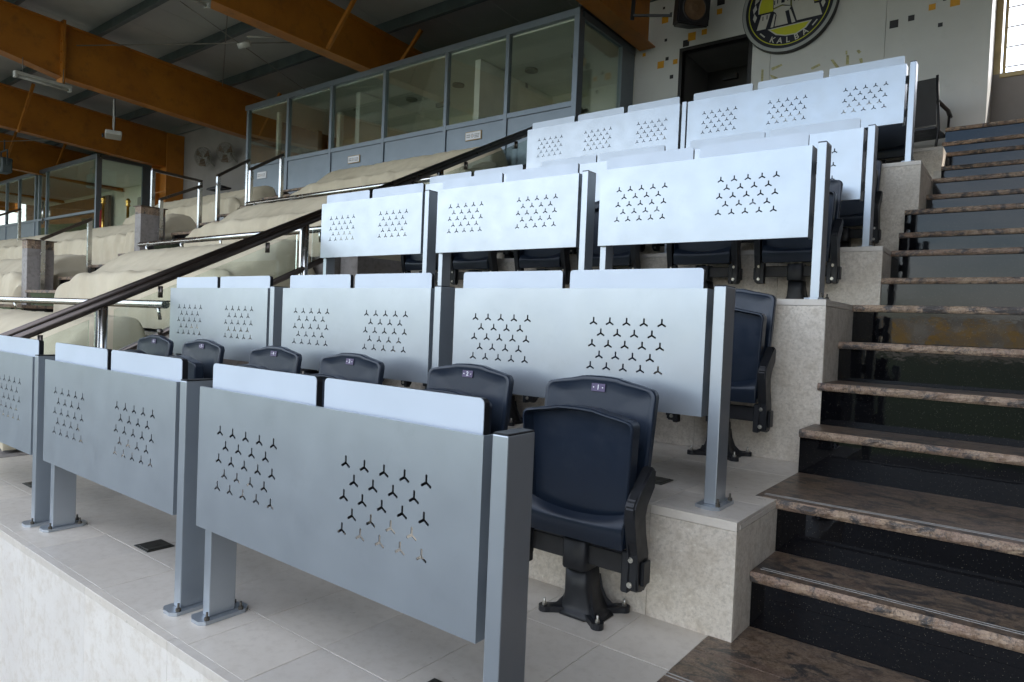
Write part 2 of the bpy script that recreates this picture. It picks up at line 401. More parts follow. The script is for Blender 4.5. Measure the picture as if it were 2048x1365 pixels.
def step(xl, y, z, yback, ylow, zlow, grooves=True):
    """tread slab with rough nosing, and the black riser under it"""
    t = MB().box(xl, XS1, y+.004, yback, z-.036, z, bev=.001).obj('tread', 'granite_tread', stairs)
    nosing(xl, XS1, y, z, t)
    if grooves:
        for q in (.047, .064):
            MB().box(xl+.02, XS1, y+q, y+q+.004, z-.001, z+.0012).obj('grip_strip', 'grip_strip', t)
    MB().box(xl, XS1, y+.02, y+.032, zlow, z-.0365, bev=.0008).obj('riser', 'black_granite', stairs)
for i, n in enumerate(ks):
    y = NY[n]; nxt = NY[ks[i+1]] if i+1 < len(ks) else 6.48
    xl = {'A': .001, 'B': -.0785, 'C': -.0785, 'D': -.07, 'E': -.051, 'F': -.051, 'G': -.029, 'H': -.029, 'I': -.0785, 'J': -.0785, 'K': -.007, 'L': -.007, 'M': .001, 'N': .001, 'O': -.0785, 'P': -.0785}[n]
    z = (i+1)*R_; dz = .0015 if n in 'BFHLN' else 0
    step(xl, y, z+dz, nxt+.02, 0, z-R_, grooves=(n in 'AB'))
# landing beside the front row: two slabs, then steps down to the walkway
MB().box(-.0785, XS1, -.1155, .17, -.02, .0015, bev=.0008).obj('landing_slab', 'granite_floor', stairs)
l2 = MB().box(-.0785, XS1, -.385, -.1175, -.04, .0012, bev=.0008).obj('landing_slab', 'granite_floor', stairs)
nosing(-.0785, XS1, -.389, .0012, l2)
for q in (.047, .064): MB().box(-.0785, XS1, -.385+q, -.385+q+.004, 0, .0026).obj('grip_strip', 'grip_strip', l2)
MB().box(-.0785, XS1, -.37, -.355, -R_, -.042).obj('riser', 'black_granite', stairs)
for j in range(1, 5):
    y = -.385-.28*j; z = -j*R_
    step(-.0785, y, z, y+.3, 0, z-R_)

# ------------------------------------------------------------------ press desks
def star(cx, cz, L=.0193, w=.0034):
    pts = []
    for k_ in range(3):
        a = pi/2+2*pi*k_/3; d = Vector((cos(a), sin(a))); n = Vector((-d.y, d.x))
        inner = Vector((cos(a-pi/3), sin(a-pi/3)))*w*1.15
        pts.append(inner)
        pts += [d*(L-w*.6)-n*w, d*L-n*w*.45, d*L+n*w*.45, d*(L-w*.6)+n*w]
    # order: inner, right side of arm, tip, left side
    return [(cx+p.x, cz+p.y) for p in pts]
def panel_mesh(w, zb, zt, centres):
    """front sheet with real star-shaped holes, folded sides, top and bottom lips"""
    cu = bpy.data.curves.new('p', 'CURVE'); cu.dimensions = '2D'; cu.fill_mode = 'BOTH'; cu.extrude = .001
    def sp(pts):
        s_ = cu.splines.new('POLY'); s_.points.add(len(pts)-1); s_.use_cyclic_u = True
        for q, (x, y) in zip(s_.points, pts): q.co = (x, y, 0, 1)
    sp([(-w, zb), (0, zb), (0, zt), (-w, zt)])
    for cx in centres:
        for r in range(5):
            n = 5 if r % 2 == 0 else 4
            for c_ in range(n):
                sp(star(cx+(c_-(n-1)/2)*.0725-.0028*(r-2)*.6, zb+.323-r*.0437))
    o = bpy.data.objects.new('p', cu); COL.objects.link(o); dg = bpy.context.evaluated_depsgraph_get()
    me = bpy.data.meshes.new_from_object(o.evaluated_get(dg)); bpy.data.objects.remove(o)
    me.transform(Matrix.Rotation(pi/2, 4, 'X'))
    b = MB(); b.b.from_mesh(me)
    for f in b.b.faces: f.material_index = 0; f.smooth = False
    for a, c_ in ((-w, -w+.002), (-.002, 0)): b.box(a, c_, .001, .094, zb, zt, None)
    b.box(-w+.002, -.002, .001, .020, zb, zb+.002); b.box(-w+.002, -.002, .001, .008, zt-.002, zt)
    for a, c_ in ((-w+.002, -w+.02), (-.02, -.002)): b.box(a, c_, .092, .094, zb, zt)
    return b.mesh('front_panel', 'silver_paint')
HT, HB = .768, .314
def make_desk(w, nseat, postz=.776):
    """origin at the right front bottom corner of the panel, on the floor"""
    t = thing('press_desk', None, None)
    cs = {2: [-.315, -.928], 3: [-.282, -.882, -1.472]}[nseat]
    inst('front_panel', panel_mesh(w, HB, HT, cs), t)
    # shelf behind the sheet
    MB().box(-w+.004, -.004, .056, .092, HT-.045, HT-.030, bev=.002).obj('shelf', 'black_frame', t)
    tabs = {2: [(-.595, -.028), (-1.178, -.632)], 3: [(-.563, -.018), (-1.145, -.608), (-1.735, -1.190)]}[nseat]
    for (a, b) in tabs:
        def rr(a, b, z0, z1, r=.014, n=5):
            P = [(a, z0), (b, z0)]
            P += [(b-r+r*cos(u*pi/2/n), z1-r+r*sin(u*pi/2/n)) for u in range(n+1)]
            P += [(a+r-r*sin(u*pi/2/n), z1-r+r*cos(u*pi/2/n)) for u in range(n+1)]
            return P
        m = MB(); m.prism(rr(a+.0015, b-.0015, HT-.245, .8425), 'y', .0325, .052)
        o = m.obj('writing_tablet', 'black_plastic', t)
        m = MB(); m.prism(rr(a, b, HT-.012, .844), 'y', .030, .0325); m.obj('tablet_face', 'laminate', o)  # laminate stops near the rim; bare black core below stands in for shade
        for h_ in (a+.1, b-.14): MB().box(h_, h_+.04, .053, .075, HT-.09, HT-.03, bev=.002).obj('hinge', 'black_frame', o)
    # posts: outer right one taller, left one under the panel
    for (x0, x1, y0, y1, zt) in ((.024, .067, -.001, .096, postz), (-w+.0, -w+.040, .030, .122, HT-.04)):
        p = MB().box(x0, x1, y0, y1, .012, zt, bev=.003, seg=2).obj('post', 'silver_paint', t)
        xc = (x0+x1)/2; yc = (y0+y1)/2
        pl = [(-.034, -.072), (-.012, -.086), (.020, -.086), (.036, -.070), (.036, .068), (.014, .094), (-.012, .094), (-.034, .072)]
        MB().prism([(xc+u*1.25, yc+v) for u, v in pl], 'z', .0005, .012).obj('base_plate', 'silver_paint', p)
        bm_ = MB()
        for bx, by in ((xc-.004-.026, yc+.070), (xc+.034, yc+.058), (xc+.034, yc-.060)):
            bm_.tube([(bx, by, .0125), (bx, by, .038)], .004, n=8); bm_.tube([(bx, by, .0122), (bx, by, .022)], .0085, n=6, smooth=False)
        bm_.obj('anchor_bolts', 'rusty_bolt', p)['kind'] = 'stuff'
        if zt == postz:
            MB().box(x0+.001, x1-.001, y0+.001, y1-.001, zt-.001, zt+.004, bev=.0015).obj('end_cap', 'black_plastic', p)
    # brackets tying the panel to the posts
    for bz in (.64, .38): MB().box(.0, .024, .078, .092, bz, bz+.06).obj('bracket', 'black_frame', t)
    return t
rowname = {1: 'front', 2: 'second', 3: 'third', 4: 'fourth', 5: 'top'}
d2 = make_desk(1.2, 2); d3 = make_desk(1.775, 3); u2 = u3 = False
DY = {1: -1.068, 2: .118, 3: 1.362, 4: 2.585, 5: 3.798}
DX = {1: -.196, 2: -.186, 3: -.180, 4: -.190, 5: -.150}
DP = {1: 1.356, 2: 1.356, 3: 1.356, 4: 1.356}
desc2 = {0: 'perforated silver press desk in the {r} row, right beside the granite stairs',
         1: 'perforated silver press desk in the {r} row, the middle one of its row',
         2: 'perforated silver press desk in the {r} row, far left by the glass railing'}
for r in (1, 2, 3, 4):
    for k_ in range(3):
        t = d2 if not u2 else copy_tree(d2); u2 = True
        t.location = (DX[r]-DP[r]*k_, DY[r], H[r]); tag(t, desc2[k_].format(r=rowname[r]), 'desk', 'perforated press desks in rows')
for k_ in range(2):
    t = d3 if not u3 else copy_tree(d3); u3 = True
    t.location = (DX[5]-1.8575*k_, DY[5], H[5])
    tag(t, ['wide silver press desk with three flip tops, top row, beside the granite stairs', 'wide silver press desk with three flip tops, top row, left one behind the railing'][k_], 'desk', 'perforated press desks in rows')

# ------------------------------------------------------------------ folding seats
def outline(hw, z0, z1, arch, r, n=10, notch=0, raise_=.0, tw=1.0):
    """closed outline (x,z): rounded corners, arched top with a slightly raised middle part, narrower bottom by tw"""
    P = []
    bw = hw*tw
    for u in range(6):
        a = -pi/2-pi/2*u/5; P.append((-bw+r*.5+r*.5*cos(a), z0+r*.5+r*.5*sin(a)))
    zs = z1-arch
    for u in range(1, 6): P.append((-(bw+(hw-bw)*u/6), z0+(zs-z0)*u/6))
    for u in range(6):
        a = pi-pi/2*u/5; P.append((-hw+r+r*cos(a), zs-r+r*sin(a)+.004))
    m = 16
    for u in range(1, m):
        x = (-hw+r)+(2*hw-2*r)*u/m; q = 1-(x/(hw-r))**2
        stepv = raise_ if abs(x) < hw*.42 else (raise_*.35 if abs(x) < hw*.52 else 0)
        P.append((x, zs+arch*q+.004*(1-q)+stepv))
    left = P[:]; 
    for u in range(6):
        a = pi/2-pi/2*u/5; P.append((hw-r+r*cos(a), zs-r+r*sin(a)+.004))
    for u in range(5, 0, -1): P.append(((bw+(hw-bw)*u/6), z0+(zs-z0)*u/6))
    for u in range(6):
        a = 0-pi/2*u/5; P.append((bw-r*.5+r*.5*cos(a), z0+r*.5+r*.5*sin(a)))
    return P
def shell(name, P, yf, thick, rim, inset, recess, parent, mat='navy_plastic', cx=0, cz=None, bulge=0):
    """thin moulded shell: front towards -y, rim around a recessed field"""
    if cz is None: cz = sum(p[1] for p in P)/len(P)
    def ring(sc_in, dy):
        R = []
        for x, z in P:
            dx, dz = x-cx, z-cz; L = max(1e-4, math.hypot(dx, dz)); f = max(0, (L-sc_in)/L) if sc_in >= 0 else 1
            X, Z = cx+dx*f, cz+dz*f; R.append((X, yf(X, Z)+dy, Z))
        return R
    rings = [ring(.010, thick+.0), ring(.0, thick-.006), ring(0, .006), ring(.004, .001), ring(.010, 0), ring(rim, .0), ring(rim+.004, recess*.5), ring(rim+inset, recess)]
    def sring(f, dy):
        base = [(cx+(x-cx), z) for x, z in P]; R = []
        for (x, y, z) in rings[7]:
            X, Z = cx+(x-cx)*f, cz+(z-cz)*f; R.append((X, yf(X, Z)+dy, Z))
        return R
    rings += [sring(.75, recess+bulge*.5), sring(.45, recess+bulge*.85), sring(.15, recess+bulge)]
    m = MB(); m.loft(rings, c0=False, c1=True)
    # back side
    def bring(f):
        return [(cx+(x-cx)*f, yf(cx+(x-cx)*f, cz+(z-cz)*f)+thick+.002*(1-f), cz+(z-cz)*f) for (x, y, z) in rings[0]]
    m.loft([rings[0], bring(.6), bring(.2)], c0=False, c1=True)
    bmesh.ops.remove_doubles(m.b, verts=m.b.verts[:], dist=.0002)
    for f in m.b.faces: f.smooth = True
    o = m.obj(name, mat, parent); o.data.set_sharp_from_angle(angle=radians(32))
    return o
DIG = {}
def make_seat():
    """origin on the floor under the column centre; faces -y"""
    t = thing('folding_seat', None, None)
    # backrest
    P = outline(.226, .47, .832, .027, .030, raise_=.006, tw=.97)
    yb = lambda x, z: -.028+(z-.47)*.145+.020*(x/.226)**2*-1
    bk = shell('backrest', P, lambda x, z: -.012+(z-.47)*.125-.10*x*x*6*.12, .034, .016, .008, .003, t, bulge=.004)
    # number plate
    pz = .797; py = -.012+(pz-.47)*.125+.0015
    pl = MB().box(-.028, .028, -.0022, 0, -.0145, .0145, bev=.0008).obj('number_plate', 'plate_purple', bk, (0, py, pz))
    pl.rotation_euler.x = radians(-7)
    # seat pan folded up: underside faces the front
    P = outline(.222, .30, .736, .027, .025, raise_=.005, tw=.90)
    pan = shell('seat_pan', P, lambda x, z: -.106-(z-.3)*.045, .058, .009, .010, .048, t, cz=.55)
    # rolled lip at the hinge edge of the pan
    def lip(u, v):
        x = -.198+.396*u; a = -pi/2+pi*1.0*v
        sag = .030*(1-(abs(x)/.198)**2.2)
        top = .405-sag
        if v < .5: z = .288+(.350-.288)*v*2; y = -.112-.012*sin(v*pi)
        else: q = (v-.5)*2; z = .350+(top-.350)*q; y = -.124+.034*q**1.6
        return Vector((x, y, z))
    m = MB().grid(lip, 24, 10); m.box(-.198, .198, -.110, -.060, .287, .36, bev=.006, seg=2)
    m.obj('seat_lip', 'navy_plastic', pan)
    # side arms
    prof = [(-.095, .045+.115), (-.045, .150), (-.022, .168), (-.022, .278), (-.050, .345), (-.066, .405), (-.052, .442), (.004, .486), (.008, .545), (-.020, .560), (-.095, .490), (-.128, .462), (-.140, .440), (-.134, .400), (-.118, .330), (-.100, .285)]
    for s_ in (-1, 1):
        m = MB(); a, b = (.212, .250) if s_ > 0 else (-.250, -.212)
        m.prism(prof, 'x', a, b)
        bmesh.ops.bevel(m.b, geom=m.b.edges[:], offset=.006, segments=2, affect='EDGES')
        for f in m.b.faces: f.smooth = False
        arm = m.obj('side_arm', 'black_plastic', t)
        for bz in (.262, .180):
            q = MB(); q.tube([(s_*.222, -.101, bz), (s_*.222, -.096, bz)], .0095, n=12, smooth=False); q.tube([(s_*.222, -.106, bz), (s_*.222, -.100, bz)], .0060, n=6, smooth=False)
            q.obj('bolt', 'bolt_steel', arm)
        MB().box(s_*.188, s_*.216, -.098, -.060, .150, .285, bev=.004).obj('clamp', 'black_plastic', arm)
        MB().box(s_*.250, s_*.262, -.080, -.030, .178, .256, bev=.003).obj('beam_cap', 'black_plastic', arm)
    MB().box(-.25, .25, -.070, -.032, .198, .266, bev=.003).obj('beam', 'black_frame', t)
    # pedestal
    m = MB()
    def sec(hx, hy, z, cy=-.045, c=.010): return [(x, cy+y, z) for x, y in ((-hx+c, -hy), (hx-c, -hy), (hx, -hy+c), (hx, hy-c), (hx-c, hy), (-hx+c, hy), (-hx, hy-c), (-hx, -hy+c))]
    m.loft([sec(.046, .045, .172), sec(.048, .047, .176), sec(.048, .047, .274), sec(.043, .042, .280)])
    m.loft([sec(.100, .085, .003, 0, .05), sec(.078, .068, .012, 0, .03), sec(.060, .060, .035, -.005), sec(.051, .056, .065, -.01), sec(.046, .052, .105, -.02), sec(.044, .050, .172, -.025)])
    ped = m.obj('pedestal', 'black_plastic', t)
    for sx in (-1, 1):
        for sy in (-1, 1):
            m = MB(); c_ = Vector((sx*.112, sy*.097, 0)); a0 = math.atan2(c_.y, c_.x)
            dirv = c_.normalized(); nv = Vector((-dirv.y, dirv.x, 0))
            ringp = []
            pts = [(.03, .05), (.07, .030)]
            poly = []
            for u, w_ in ((.02, .040), (.08, .022), (.125, .020)): poly.append(dirv*u+nv*w_)
            for q in range(7):
                a = pi/2-pi*q/6; poly.append(dirv*(.142+.022*cos(a))+nv*.022*sin(a))
            for u, w_ in ((.125, .020), (.08, .022), (.02, .040)): poly.append(dirv*u-nv*w_)
            m.prism([(p.x, p.y) for p in poly], 'z', .001, .021)
            # fin
            fin = [(.03, .010), (.128, .020), (.10, .030), (.078, .052), (.062, .090), (.054, .135), (.03, .135)]
            A = [m.b.verts.new(dirv*u+nv*.004+Vector((0, 0, z))) for u, z in fin]; B = [m.b.verts.new(dirv*u-nv*.004+Vector((0, 0, z))) for u, z in fin]
            m.b.faces.new(A); m.b.faces.new(B[::-1])
            for i in range(len(fin)): m.b.faces.new((A[i], B[i], B[(i+1) % len(fin)], A[(i+1) % len(fin)]))
            ft = m.obj('foot', 'black_plastic', ped)
    q = MB()
    for sx in (-1, 1):
        for sy in (-1, 1):
            c_ = Vector((sx*.112, sy*.097, 0)); x, y = c_.x*.97, c_.y*.97
            q.tube([(x, y, .020), (x, y, .046)], .0042, n=8); q.tube([(x, y, .020), (x, y, .030)], .0088, n=6, smooth=False)
        q.tube([(sx*.024, -.066, .279), (sx*.024, -.066, .287)], .0085, n=8, smooth=False)
    q.obj('anchor_bolts', 'bolt_steel', ped)['kind'] = 'stuff'
    return t
seat0 = make_seat(); used = False
scr = MB()
for s_ in (-1, 1): scr.tube([(s_*.0185, -.0022, 0), (s_*.0185, -.0036, 0)], .0024, n=8)
scr = scr.mesh('screw', 'white_print')
def digit(n):
    if n not in DIG: DIG[n] = text_mesh(str(n), .025, 'white_print')
    return DIG[n]
def seat(x, y, z, num, label):
    global used
    t = seat0 if not used else copy_tree(seat0); used = True
    t.location = (x, y, z); tag(t, label, 'seat', 'navy folding seats on pedestals')
    return t
ordn = ['nearest the granite stairs', 'second from the granite stairs', 'third from the granite stairs', 'fourth from the granite stairs', 'fifth from the granite stairs', 'sixth, next to the glass railing']
SX = {1: [-.49, -1.112, -1.868, -2.505, -3.265, -3.885]}
for r in (2, 3, 4): SX[r] = [-.488, -1.10, -1.845, -2.46, -3.20, -3.815]
SX[5] = [-.47, -1.06, -1.65, -2.33, -2.92, -3.50]
allseats = []
for r in (1, 2, 3, 4, 5):
    for i, x in enumerate(SX[r]):
        lab = ('navy folding seat numbered %d in the front row, %s' if r == 1 else 'navy folding seat behind the %d row desks, %s')
        lab = lab % (i+1, ordn[i]) if r == 1 else 'navy folding seat in the %s row, %s' % (rowname[r], ordn[i])
        allseats.append((seat(x, Y0[r+1]-.115, H[r], i+1, lab), i+1))
# the numbers on the plates
for t, n in allseats:
    for b in t.children:
        if b.name.startswith('backrest'):
            for p in b.children:
                if p.name.startswith('number_plate'):
                    # printed digit and screw heads are joined into the plate mesh
                    key = 'plate%d' % n
                    if key not in DIG:
                        bm = bmesh.new(); bm.from_mesh(p.data); nf = len(bm.faces)
                        dm = digit(n).copy(); dm.transform(Matrix.Translation((0, -.0024, 0))); bm.from_mesh(dm); bm.from_mesh(scr)
                        bm.faces.ensure_lookup_table()
                        for f in bm.faces[nf:]: f.material_index = 1
                        me = bpy.data.meshes.new('number_plate'); bm.to_mesh(me); bm.free()
                        me.materials.append(M['plate_purple']); me.materials.append(M['white_print']); DIG[key] = me
                    p.data = DIG[key]

# floor boxes --------------------------------------------------
for (x, y, z, lab) in ((-2.195, -.83, 0, 'bronze floor box lid behind the posts between the first two front desks'),
                       (-3.66, -.80, 0, 'bronze floor box lid at the far left of the front row'),
                       (-.50, -.86, 0, 'bronze floor box lid under the nearest front desk'),
                       (-.47, .36, H[2], 'bronze floor box lid under the second row desk by the stairs')):
    t = thing('floor_box', lab, 'floor box', (x, y, z+.0005))
    MB().box(-.062, .062, -.058, .058, 0, .004, bev=.002).obj('rim', 'bronze_lid', t)
    MB().box(-.052, .020, -.048, .048, .004, .007, bev=.001).box(.022, .052, -.048, .048, .004, .007, bev=.001).obj('lid', 'bronze_lid', t)

# ------------------------------------------------------------------ glass railing by the aisle, along the slope
RX = -4.42
def rz(y): return .82+(y+.62)*.4895
t = thing('glass_railing', 'sloping steel handrail with green glass panels beside the desks', 'railing', (0, 0, 0))
MB().tube([(RX, -2.6, rz(-2.6)), (RX, 1, rz(1)), (RX, 6.0, rz(6.0))], .028, n=16).obj('handrail', 'dark_steel', t)
MB().tube([(RX-.085, -2.6, rz(-2.6)+.030), (RX-.085, 1, rz(1)+.030), (RX-.085, 6.0, rz(6.0)+.030)], .026, n=16).obj('handrail', 'dark_steel', t)
MB().tube([(RX, -1.1, rz(-1.1)-.40), (RX, 6.0, rz(6.0)-.40)], .026, n=14).obj('lower_rail', 'dark_steel', t)
pys = [-1.85, -.19, 1.44, 3.12, 4.78]
for y in pys:
    MB().tube([(RX, y, rz(y)-1.05), (RX, y, rz(y)-.02)], .030, n=14).obj('post', 'steel', t)
    MB().box(RX-.012, RX+.012, y-.052, y-.040, rz(y)-.9, rz(y)-.05).obj('glass_trim', 'steel', t)
for a, b in zip(pys, pys[1:]):
    a2, b2 = a+.07, b-.09
    g = MB(); g.prism([(a2, rz(a2)-.43), (b2, rz(b2)-.43), (b2, rz(b2)-.07), (a2, rz(a2)-.07)], 'x', RX-.006, RX+.006).obj('glass_panel', 'rail_glass', t)
    for y in (a+.38, b-.38):
        for dz, hh in ((-.035, -.085), (-.40, .05)):
            m = MB(); m.tube([(RX+.012, y, rz(y)+dz), (RX+.012, y, rz(y)+dz+hh)], .026, n=12, flat=.55); m.obj('glass_clamp', 'dark_steel', t)

# ------------------------------------------------------------------ VIP terrace on the far side of the railing
VF = {'A': 0., 'B': 4*R_, 'C': 8*R_, 'D': 12*R_}; VY = {'A': -1.15, 'B': .35, 'C': 1.85, 'D': 3.35}
m = MB()
m.box(-88, XL-.03, -1.19, 6.49, GND, -.002)
for kk in 'BCD': m.box(-88, XL-.03, VY[kk], 6.49, VF[kk]-.82, VF[kk])
vt = m.obj('far_terrace', 'mauve_stone'); tag(vt, kind='structure')
# second aisle stairs
for i in range(1, 17):
    y = .35+(i-4)*.375-.16; z = i*R_
    if y > 4.98: break
    o = MB().box(-9.8, -8.62, y+.02, y+.46, z-R_, z-.035).obj('aisle_riser', 'black_granite', vt)
    MB().box(-9.8, -8.62, y, y+.48, z-.034, z+.003, bev=.003).obj('aisle_tread', 'granite_nosing', vt)
def rail(y, z, x0, x1, label, n):
    t = thing('steel_rail', label, 'rail', (0, 0, 0))
    MB().tube([(x0, y, z), (x1, y, z)], .032, n=14).obj('pipe', 'steel', t)
    MB().box(x0, x1, y+.012, y+.075, z+.022, z+.032).obj('top_strip', 'dark_steel', t)
    for i in range(n):
        x = x1-.12-(x1-x0-.3)*i/(n-1)
        MB().tube([(x, y, z-.02), (x-.01, y+.02, z-.12)], .014, n=8).obj('stud', 'steel', t)
    return t
rail(.35, 1.048, -30, -4.66, 'lowest horizontal steel rail, above the lowest canvas cover behind the handrail', 16)
rail(1.85, 1.845, -8.6, -4.66, 'middle horizontal steel rail between the second and third canvas covers', 5)
rail(3.35, 2.62, -8.6, -4.66, 'highest horizontal steel rail above the third canvas cover', 5)

PROF = [(.43, .03), (.435, .13), (.44, .25), (.45, .37), (.465, .48), (.495, .565), (.55, .600), (.62, .595), (.74, .66), (.88, .775), (1.02, .875), (1.15, .92), (1.27, .935), (1.36, .90), (1.42, .6)]
def prof(v):
    f = v*(len(PROF)-1); i = min(int(f), len(PROF)-2); u = f-i
    p0 = PROF[max(i-1, 0)]; p1 = PROF[i]; p2 = PROF[i+1]; p3 = PROF[min(i+2, len(PROF)-1)]
    return [.5*((2*p1[c])+(-p0[c]+p2[c])*u+(2*p0[c]-5*p1[c]+4*p2[c]-p3[c])*u*u+(-p0[c]+3*p1[c]-3*p2[c]+p3[c])*u**3) for c in (0, 1)]
def tarp(x0, x1, y0, f, seed, label, scale=1.0, rumple=0., ridge_y=1.0, lsl=.25, rsl=.1):
    rs = random.Random(seed); L = x1-x0; nu = int(L/.032); nv = 72; off = Vector((seed*7.3, seed*3.1, 0))
    knots = []; x = x0
    while x < x1+.6: knots.append((x, rs.uniform(-.018, .012))); x += rs.uniform(.42, .7)
    def sag(x):
        for (a, va), (b, vb) in zip(knots, knots[1:]):
            if a <= x <= b:
                u = (x-a)/(b-a); return va*(1-u)+vb*u-.014*sin(pi*u)
        return 0
    def fn(u, v):
        iu = u*(nu+4)-2; uu = min(1, max(0, iu/nu)); x = x0+L*uu
        dy, dz = prof(v)
        dl, dr = x-x0, x1-x
        # the cover droops where it ends
        ef = 1-.32*math.exp(-(dl/lsl)**2)*(.6+.4*v)-.30*math.exp(-(dr/rsl)**2)
        dz *= ef*scale
        p = Vector((x*1.1, dy*1.3, dz*1.2))+off
        s_ = sag(x); top = min(1, dz/.5)
        crest = math.exp(-((v-.42)/.07)**2)
        # creases that fan down the front from the crest, and shallow ones over the back
        hang = min(1, .25+max(0, 1-v/.42)*1.6)*(1 if v < .40 else max(0, 1-(v-.40)/.12))
        q = x*1.75+.35*noise.noise(Vector((x*.9, seed, 0)))+dz*(.9+.5*noise.noise(Vector((x*.6, seed+5, 1))))
        saw = q % 1; rip = (saw/.78)**1.4 if saw < .78 else ((1-saw)/.22)**.8     # long slope, sharp fall
        q2 = x*4.3-dz*1.6+noise.noise(Vector((x*1.1, seed+2, 0))); s2 = 1-abs((q2 % 2)-1)
        fold = ((rip-.45)*.055+(s2**2-.3)*.012)*hang**.7
        diag = (1-abs(noise.noise(Vector((x*3.1+dy*2.5, dy*1.1, seed+9))))*2.6)
        back = max(0, diag)**2*.014*max(0, (v-.38))/.62*1.4
        w1 = noise.noise(p*1.7)*.009+noise.noise(p*5)*.007+fold+back
        if rumple:
            e = math.exp(-(dr/.8)**2); w1 += e*rumple*(noise.noise(Vector((x*4, dz*1.2, seed)))+.6*(1-2.4*abs(noise.noise(Vector((x*7, dz*1.4, seed+2))))))
        y = y0+dy*ridge_y-w1*1.0*(1-.5*v)
        z = f+dz+s_*crest*.28+(rip-.45)*.010*crest+(w1*.55+.008*noise.noise(p*9))*top*(1 if v < .97 else 0)
        if iu < 0: x += iu*.012; z = f+dz*(1+iu*.46) if iu > -2 else f+.02
        if iu > nu: k_ = iu-nu; x += k_*.012; z = f+dz*(1-k_*.46) if k_ < 2 else f+.02
        return Vector((x, y, max(z, f+.004)))
    o = MB().grid(fn, nu+4, nv).obj('canvas_cover', 'canvas'); tag(o, label, 'cover', 'beige canvas covers over seat rows'); return o
tarp(-10.5, -4.72, VY['A']+.06, VF['A'], 1, 'lowest beige canvas cover, seen through the glass of the near handrail')
tarp(-8.5, -4.72, VY['B']+.06, VF['B'], 2, 'second beige canvas cover from the bottom, below the middle steel rail')
tarp(-8.5, -4.72, VY['C']+.06, VF['C'], 3, 'third beige canvas cover from the bottom, above the middle steel rail')
tarp(-8.45, -4.72, VY['D']+.12, VF['D'], 4, 'highest beige canvas cover, right under the glass room', ridge_y=.92)
tarp(-20., -9.98, VY['B']+.12, VF['B'], 5, 'beige canvas cover at the left edge beyond the second aisle, lower one', rumple=.10, scale=1.02)
tarp(-24., -9.98, VY['C']+.14, VF['C'], 6, 'beige canvas cover with a bunched right end beyond the second aisle', rumple=.16, scale=.98)
tarp(-14.2, -9.85, VY['D']+.14, VF['D'], 7, 'beige canvas cover below the two wall fans', rumple=.08, scale=.92, ridge_y=.9)
for (y0, y1, z0, z1, lab) in ((.95, 1.26, VF['B'], 1.86, 'mauve stone end block with granite cap behind the lowest steel guard frame'), (2.36, 2.72, VF['C'], 2.53, 'mauve stone end block with granite cap left of the tall steel guard frame')):
    t = thing('stone_pier', lab, 'stone block', (-9.86, (y0+y1)/2, z0)); hy = (y1-y0)/2
    MB().box(-.11, .08, -hy, hy, 0, z1-z0-.12, bev=.004).obj('pier_body', 'mauve_stone', t)
    MB().box(-.11, .08, -hy, hy-.005, z1-z0-.119, z1-z0-.012).obj('granite_band', 'granite_nosing', t)
    MB().box(-.14, .11, -hy-.02, hy+.02, z1-z0-.011, z1-z0, bev=.002).obj('granite_cap', 'granite_tread', t)
def guard(x, ya, za, yb, zb, z0a, z0b, label, w=.05):
    t = thing('guard_frame', label, 'railing', (x, ya, z0a)); X = Vector((x, ya, z0a))
    P = lambda y, z: Vector((0, y-ya, z-z0a))
    MB().bar(P(ya, z0a), P(ya, za-.01), w, w).obj('post', 'steel', t)
    MB().bar(P(yb, z0b), P(yb, zb-.01), w, w).obj('post', 'steel', t)
    MB().bar(P(ya-.02, za), P(yb+.02, zb), w+.002, w*.8).obj('top_bar', 'dark_steel', t)
    return t
G_ = 'stainless guard frames at the second aisle'

for a in ((-9.7, 1.10, 1.862, 1.655, 2.221, VF['B'], VF['B']+.3, 'steel guard frame lowest on the second aisle, left edge of the stand'),
          (-9.7, 2.61, 2.644, 3.20, 2.962, VF['C'], VF['C']+.3, 'tall steel guard frame in the middle of the second aisle'),
          (-9.7, 3.493, 3.168, 4.0, 3.54, VF['D'], VF['D']+.2, 'steel guard frame in front of the wall fans, left side of the upper aisle'),
          (-8.56, 3.374, 3.121, 3.88, 3.467, VF['D'], VF['D']+.2, 'steel guard frame beside the small white sign, right side of the upper aisle'),
          (-10.0, 2.62, 3.12, 3.36, 3.09, VF['C']+.2, VF['D'], 'level steel guard frame rising behind the tall sloping one'),
          (-17.0, 2.45, 2.80, 2.95, 3.08, VF['C'], VF['C']+.2, 'small steel guard frame at the very left edge')):
    guard(*a)['group'] = G_

# ------------------------------------------------------------------ glass viewing boxes
def sign(parent, x, z, y, framed=True):
    p = MB().box(-.15, .15, -.012, 0, -.062, .062, bev=.004)
    o = p.obj('sign_plate', 'sign_frame' if framed else 'white_print', parent, (x, y-.003, z))
    q = MB().box(-.138, .138, -.0145, -.0125, -.051, .051, 'white_print')
    r = random.Random(int(x*10))
    for i in range(4):
        for j in range(2): q.box(-.118+i*.018, -.118+i*.018+.009, -.0158, -.0148, -.02+.028*j, -.006+.028*j, 'sticker_black')
    for k_ in range(10):
        a = 2*pi*k_/10; q.box(-.012+.022*cos(a)-.004, -.012+.022*cos(a)+.004, -.0158, -.0148, .022*sin(a)-.004, .022*sin(a)+.004, 'sticker_black')
    q.box(-.018, -.006, -.0158, -.0148, -.006, .006, 'sticker_orange')
    for j in range(3): 
        for i in range(5): q.box(.028+i*.018, .028+i*.018+r.uniform(.007, .014), -.0158, -.0148, -.030+.021*j, -.021+.021*j, 'sticker_black')
    q.obj('print', None, o)
BY, BW = 5.0, 6.47
